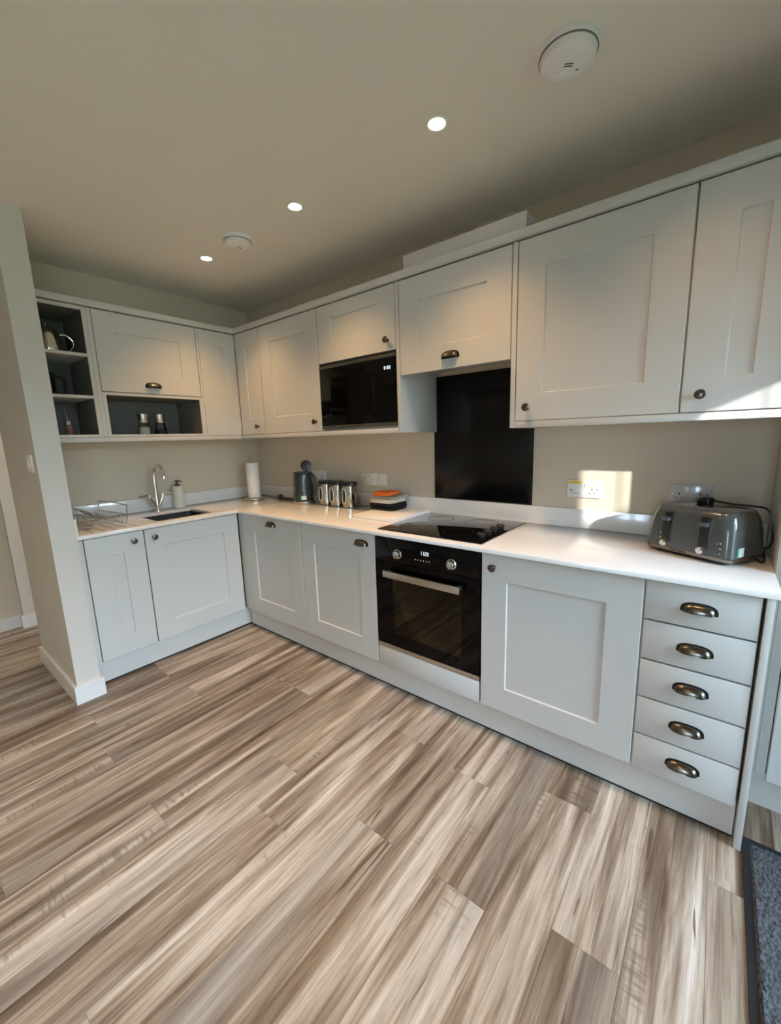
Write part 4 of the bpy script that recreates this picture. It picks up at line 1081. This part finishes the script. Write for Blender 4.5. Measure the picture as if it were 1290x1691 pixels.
# ------------------------------------------------------------------ ceiling fittings
DL = [((2.345, -.737), 'downlight in the ceiling nearest the big smoke alarm'), ((1.571, -.737), 'middle one of the three lit ceiling downlights'), ((.755, -.737), 'downlight in the ceiling furthest from the big smoke alarm, beside the small one'),
      ((3.125, -.737), ''), ((-.45, -1.0), None), ((.9, -3.1), None), ((3.0, -3.1), None)]
def downlight(x, y, label):
    if label:
        t = thing('downlight', label, 'downlight', (x, y, CEIL), group='ceiling downlights')
        bm = bmesh.new(); lathe(bm, [(.029, .0), (.040, .0), (.041, .002), (.037, .005), (.030, .004), (.029, 0)], (x, y, CEIL), 36, '-z', cap=False); obj('trim_ring', bm, 'white', t)
        bm = bmesh.new(); lathe(bm, [(.0285, .0003), (.0285, .002), (0, .002)], (x, y, CEIL), 30, '-z'); obj('lens', bm, 'lens', t)
    else:  # fitting of an unseen downlight, drawn as one plain disc
        bm = bmesh.new(); lathe(bm, [(0, .0), (.040, .0), (.041, .002), (.037, .005), (.0265, .004), (0, .003)], (x, y, CEIL), 36, '-z', cap=False)
        struct('trim_%d' % (1+sum(o.name.startswith('trim_') and o.parent is None for o in bpy.data.objects)), bm, 'white', smooth=True)
    ld = bpy.data.lights.new('downlight_lamp', 'SPOT'); ld.energy = (SPOT_W if label else 17.) if label is not None else ((110. if x > 2 else 70.) if x > 0 else 48.); ld.color = (1, .575, .235) if label is not None else (1, .68, .38); ld.spot_size = math.radians(102 if label is not None else 130); ld.spot_blend = 1.; ld.shadow_soft_size = .035
    lo = bpy.data.objects.new('downlight_lamp', ld); COL.objects.link(lo); lo.location = (x, y, CEIL-.012)
SPOT_W = 45.
for (x, y), l in DL: downlight(x, y, l)

def alarm(x, y, r, h, label, rot):
    t = thing('smoke_alarm', label, 'smoke alarm', (x, y, CEIL), group='ceiling alarms')
    bm = bmesh.new(); lathe(bm, [(r, 0), (r, .014), (r*.96, .018)], (x, y, CEIL), 48, '-z'); obj('base', bm, 'alarm', t)
    bm = bmesh.new(); lathe(bm, [(r*.93, .0182), (r*.93, h*.55), (r*.88, h*.8), (r*.70, h*.95), (r*.55, h), (0, h)], (x, y, CEIL), 48, '-z'); bd = obj('cover', bm, 'alarm', t)
    c, s = math.cos(rot), math.sin(rot)
    def P(u, v): return (x+u*c-v*s, y+u*s+v*c)
    def slot(u, v, w, d_, z0, z1):
        bm = bmesh.new(); prism(bm, [P(u-w/2, v-d_/2), P(u+w/2, v-d_/2), P(u+w/2, v+d_/2), P(u-w/2, v+d_/2)], z0, z1); return bm
    bm = slot(0, -.012, .024, .003, CEIL-h-.0006, CEIL-h+.001); bm2 = slot(0, -.004, .024, .003, CEIL-h-.0006, CEIL-h+.001)
    me = bpy.data.meshes.new('tmp'); bm2.to_mesh(me); bm2.free(); bm.from_mesh(me); bpy.data.meshes.remove(me)
    obj('sounder_slots', bm, 'darkprint', bd, smooth=False)
    obj('indicator', slot(r*.36, .01, .008, .004, CEIL-h-.0006, CEIL-h+.001), 'greyprint', bd, smooth=False)
    bm = bmesh.new(); q = P(-.005, r*.30); lathe(bm, [(r*.22, -.0004), (r*.22, .002), (r*.20, .003), (0, .003)], (q[0], q[1], CEIL-h), 28, '-z'); obj('test_button', bm, 'alarm', bd)
    bm = bmesh.new(); lathe(bm, [(r*.935, .0155), (r*.966, .0170), (r*.966, .0200), (r*.935, .0210), (r*.935, .0155)], (x, y, CEIL), 48, '-z', cap=False)
    obj('vent_ring', bm, 'greyprint', t)
alarm(2.778, -.728, .082, .045, 'large round white smoke alarm on the ceiling nearest the camera', .6)
alarm(1.100, -.745, .074, .045, 'small round white smoke alarm between two downlights', 2.4)

# ------------------------------------------------------------------ light
W = bpy.data.worlds.new('world'); S.world = W; W.use_nodes = True
bg = W.node_tree.nodes['Background']; bg.inputs['Color'].default_value = (.62, .81, 1., 1); bg.inputs['Strength'].default_value = 35.
sd = bpy.data.lights.new('sun', 'SUN'); sd.energy = 14.; sd.angle = math.radians(.8); sd.color = (1, 1, .96)
so = bpy.data.objects.new('sun', sd); COL.objects.link(so)
so.rotation_euler = Vector((-.451, .3605, -.211)).to_track_quat('-Z', 'Y').to_euler()
def portal(loc, rot, sx, sy):
    l = bpy.data.lights.new('daylight_portal', 'AREA'); l.shape = 'RECTANGLE'; l.size = sx; l.size_y = sy; l.cycles.is_portal = True
    o = bpy.data.objects.new('daylight_portal', l); COL.objects.link(o); o.location = loc; o.rotation_euler = rot
portal((XE+.11, (PY0+PY1)/2, PZ/2), (0, PI/2, 0), PZ, PY1-PY0)
portal(((RX0+RX1)/2, YS-.11, (RZ0+RZ1)/2), (PI/2, 0, 0), RX1-RX0, RZ1-RZ0)
portal((XE+.11, (GY0+GY1)/2, (GZ0+GZ1)/2), (0, PI/2, 0), GZ1-GZ0, GY1-GY0)

# ------------------------------------------------------------------ camera
cd = bpy.data.cameras.new('camera'); co = bpy.data.objects.new('camera', cd); COL.objects.link(co)
cd.sensor_fit = 'VERTICAL'; cd.sensor_height = 36.; cd.lens = 676.7952/1691*36.; cd.clip_start = .02
yaw, pit, roll = .6784, -.1778, -.0300
F = Vector((-math.sin(yaw)*math.cos(pit), math.cos(yaw)*math.cos(pit), math.sin(pit)))
r0 = Vector((math.cos(yaw), math.sin(yaw), 0)); u0 = r0.cross(F)
R_ = math.cos(roll)*r0+math.sin(roll)*u0; U_ = -math.sin(roll)*r0+math.cos(roll)*u0
mw = Matrix((( R_.x, U_.x, -F.x, 3.2175), (R_.y, U_.y, -F.y, -2.1406), (R_.z, U_.z, -F.z, 1.3465), (0, 0, 0, 1)))
co.matrix_world = mw
S.camera = co
S.view_settings.view_transform = 'Standard'; S.view_settings.look = 'None'; S.view_settings.gamma = 1.; S.view_settings.use_curve_mapping = False
S.view_settings.exposure = 0.
S.cycles.max_bounces = 10; S.cycles.diffuse_bounces = 6; S.cycles.glossy_bounces = 5; S.cycles.transparent_max_bounces = 12
S.cycles.sample_clamp_indirect = 6.; S.cycles.caustics_reflective = False; S.cycles.caustics_refractive = False
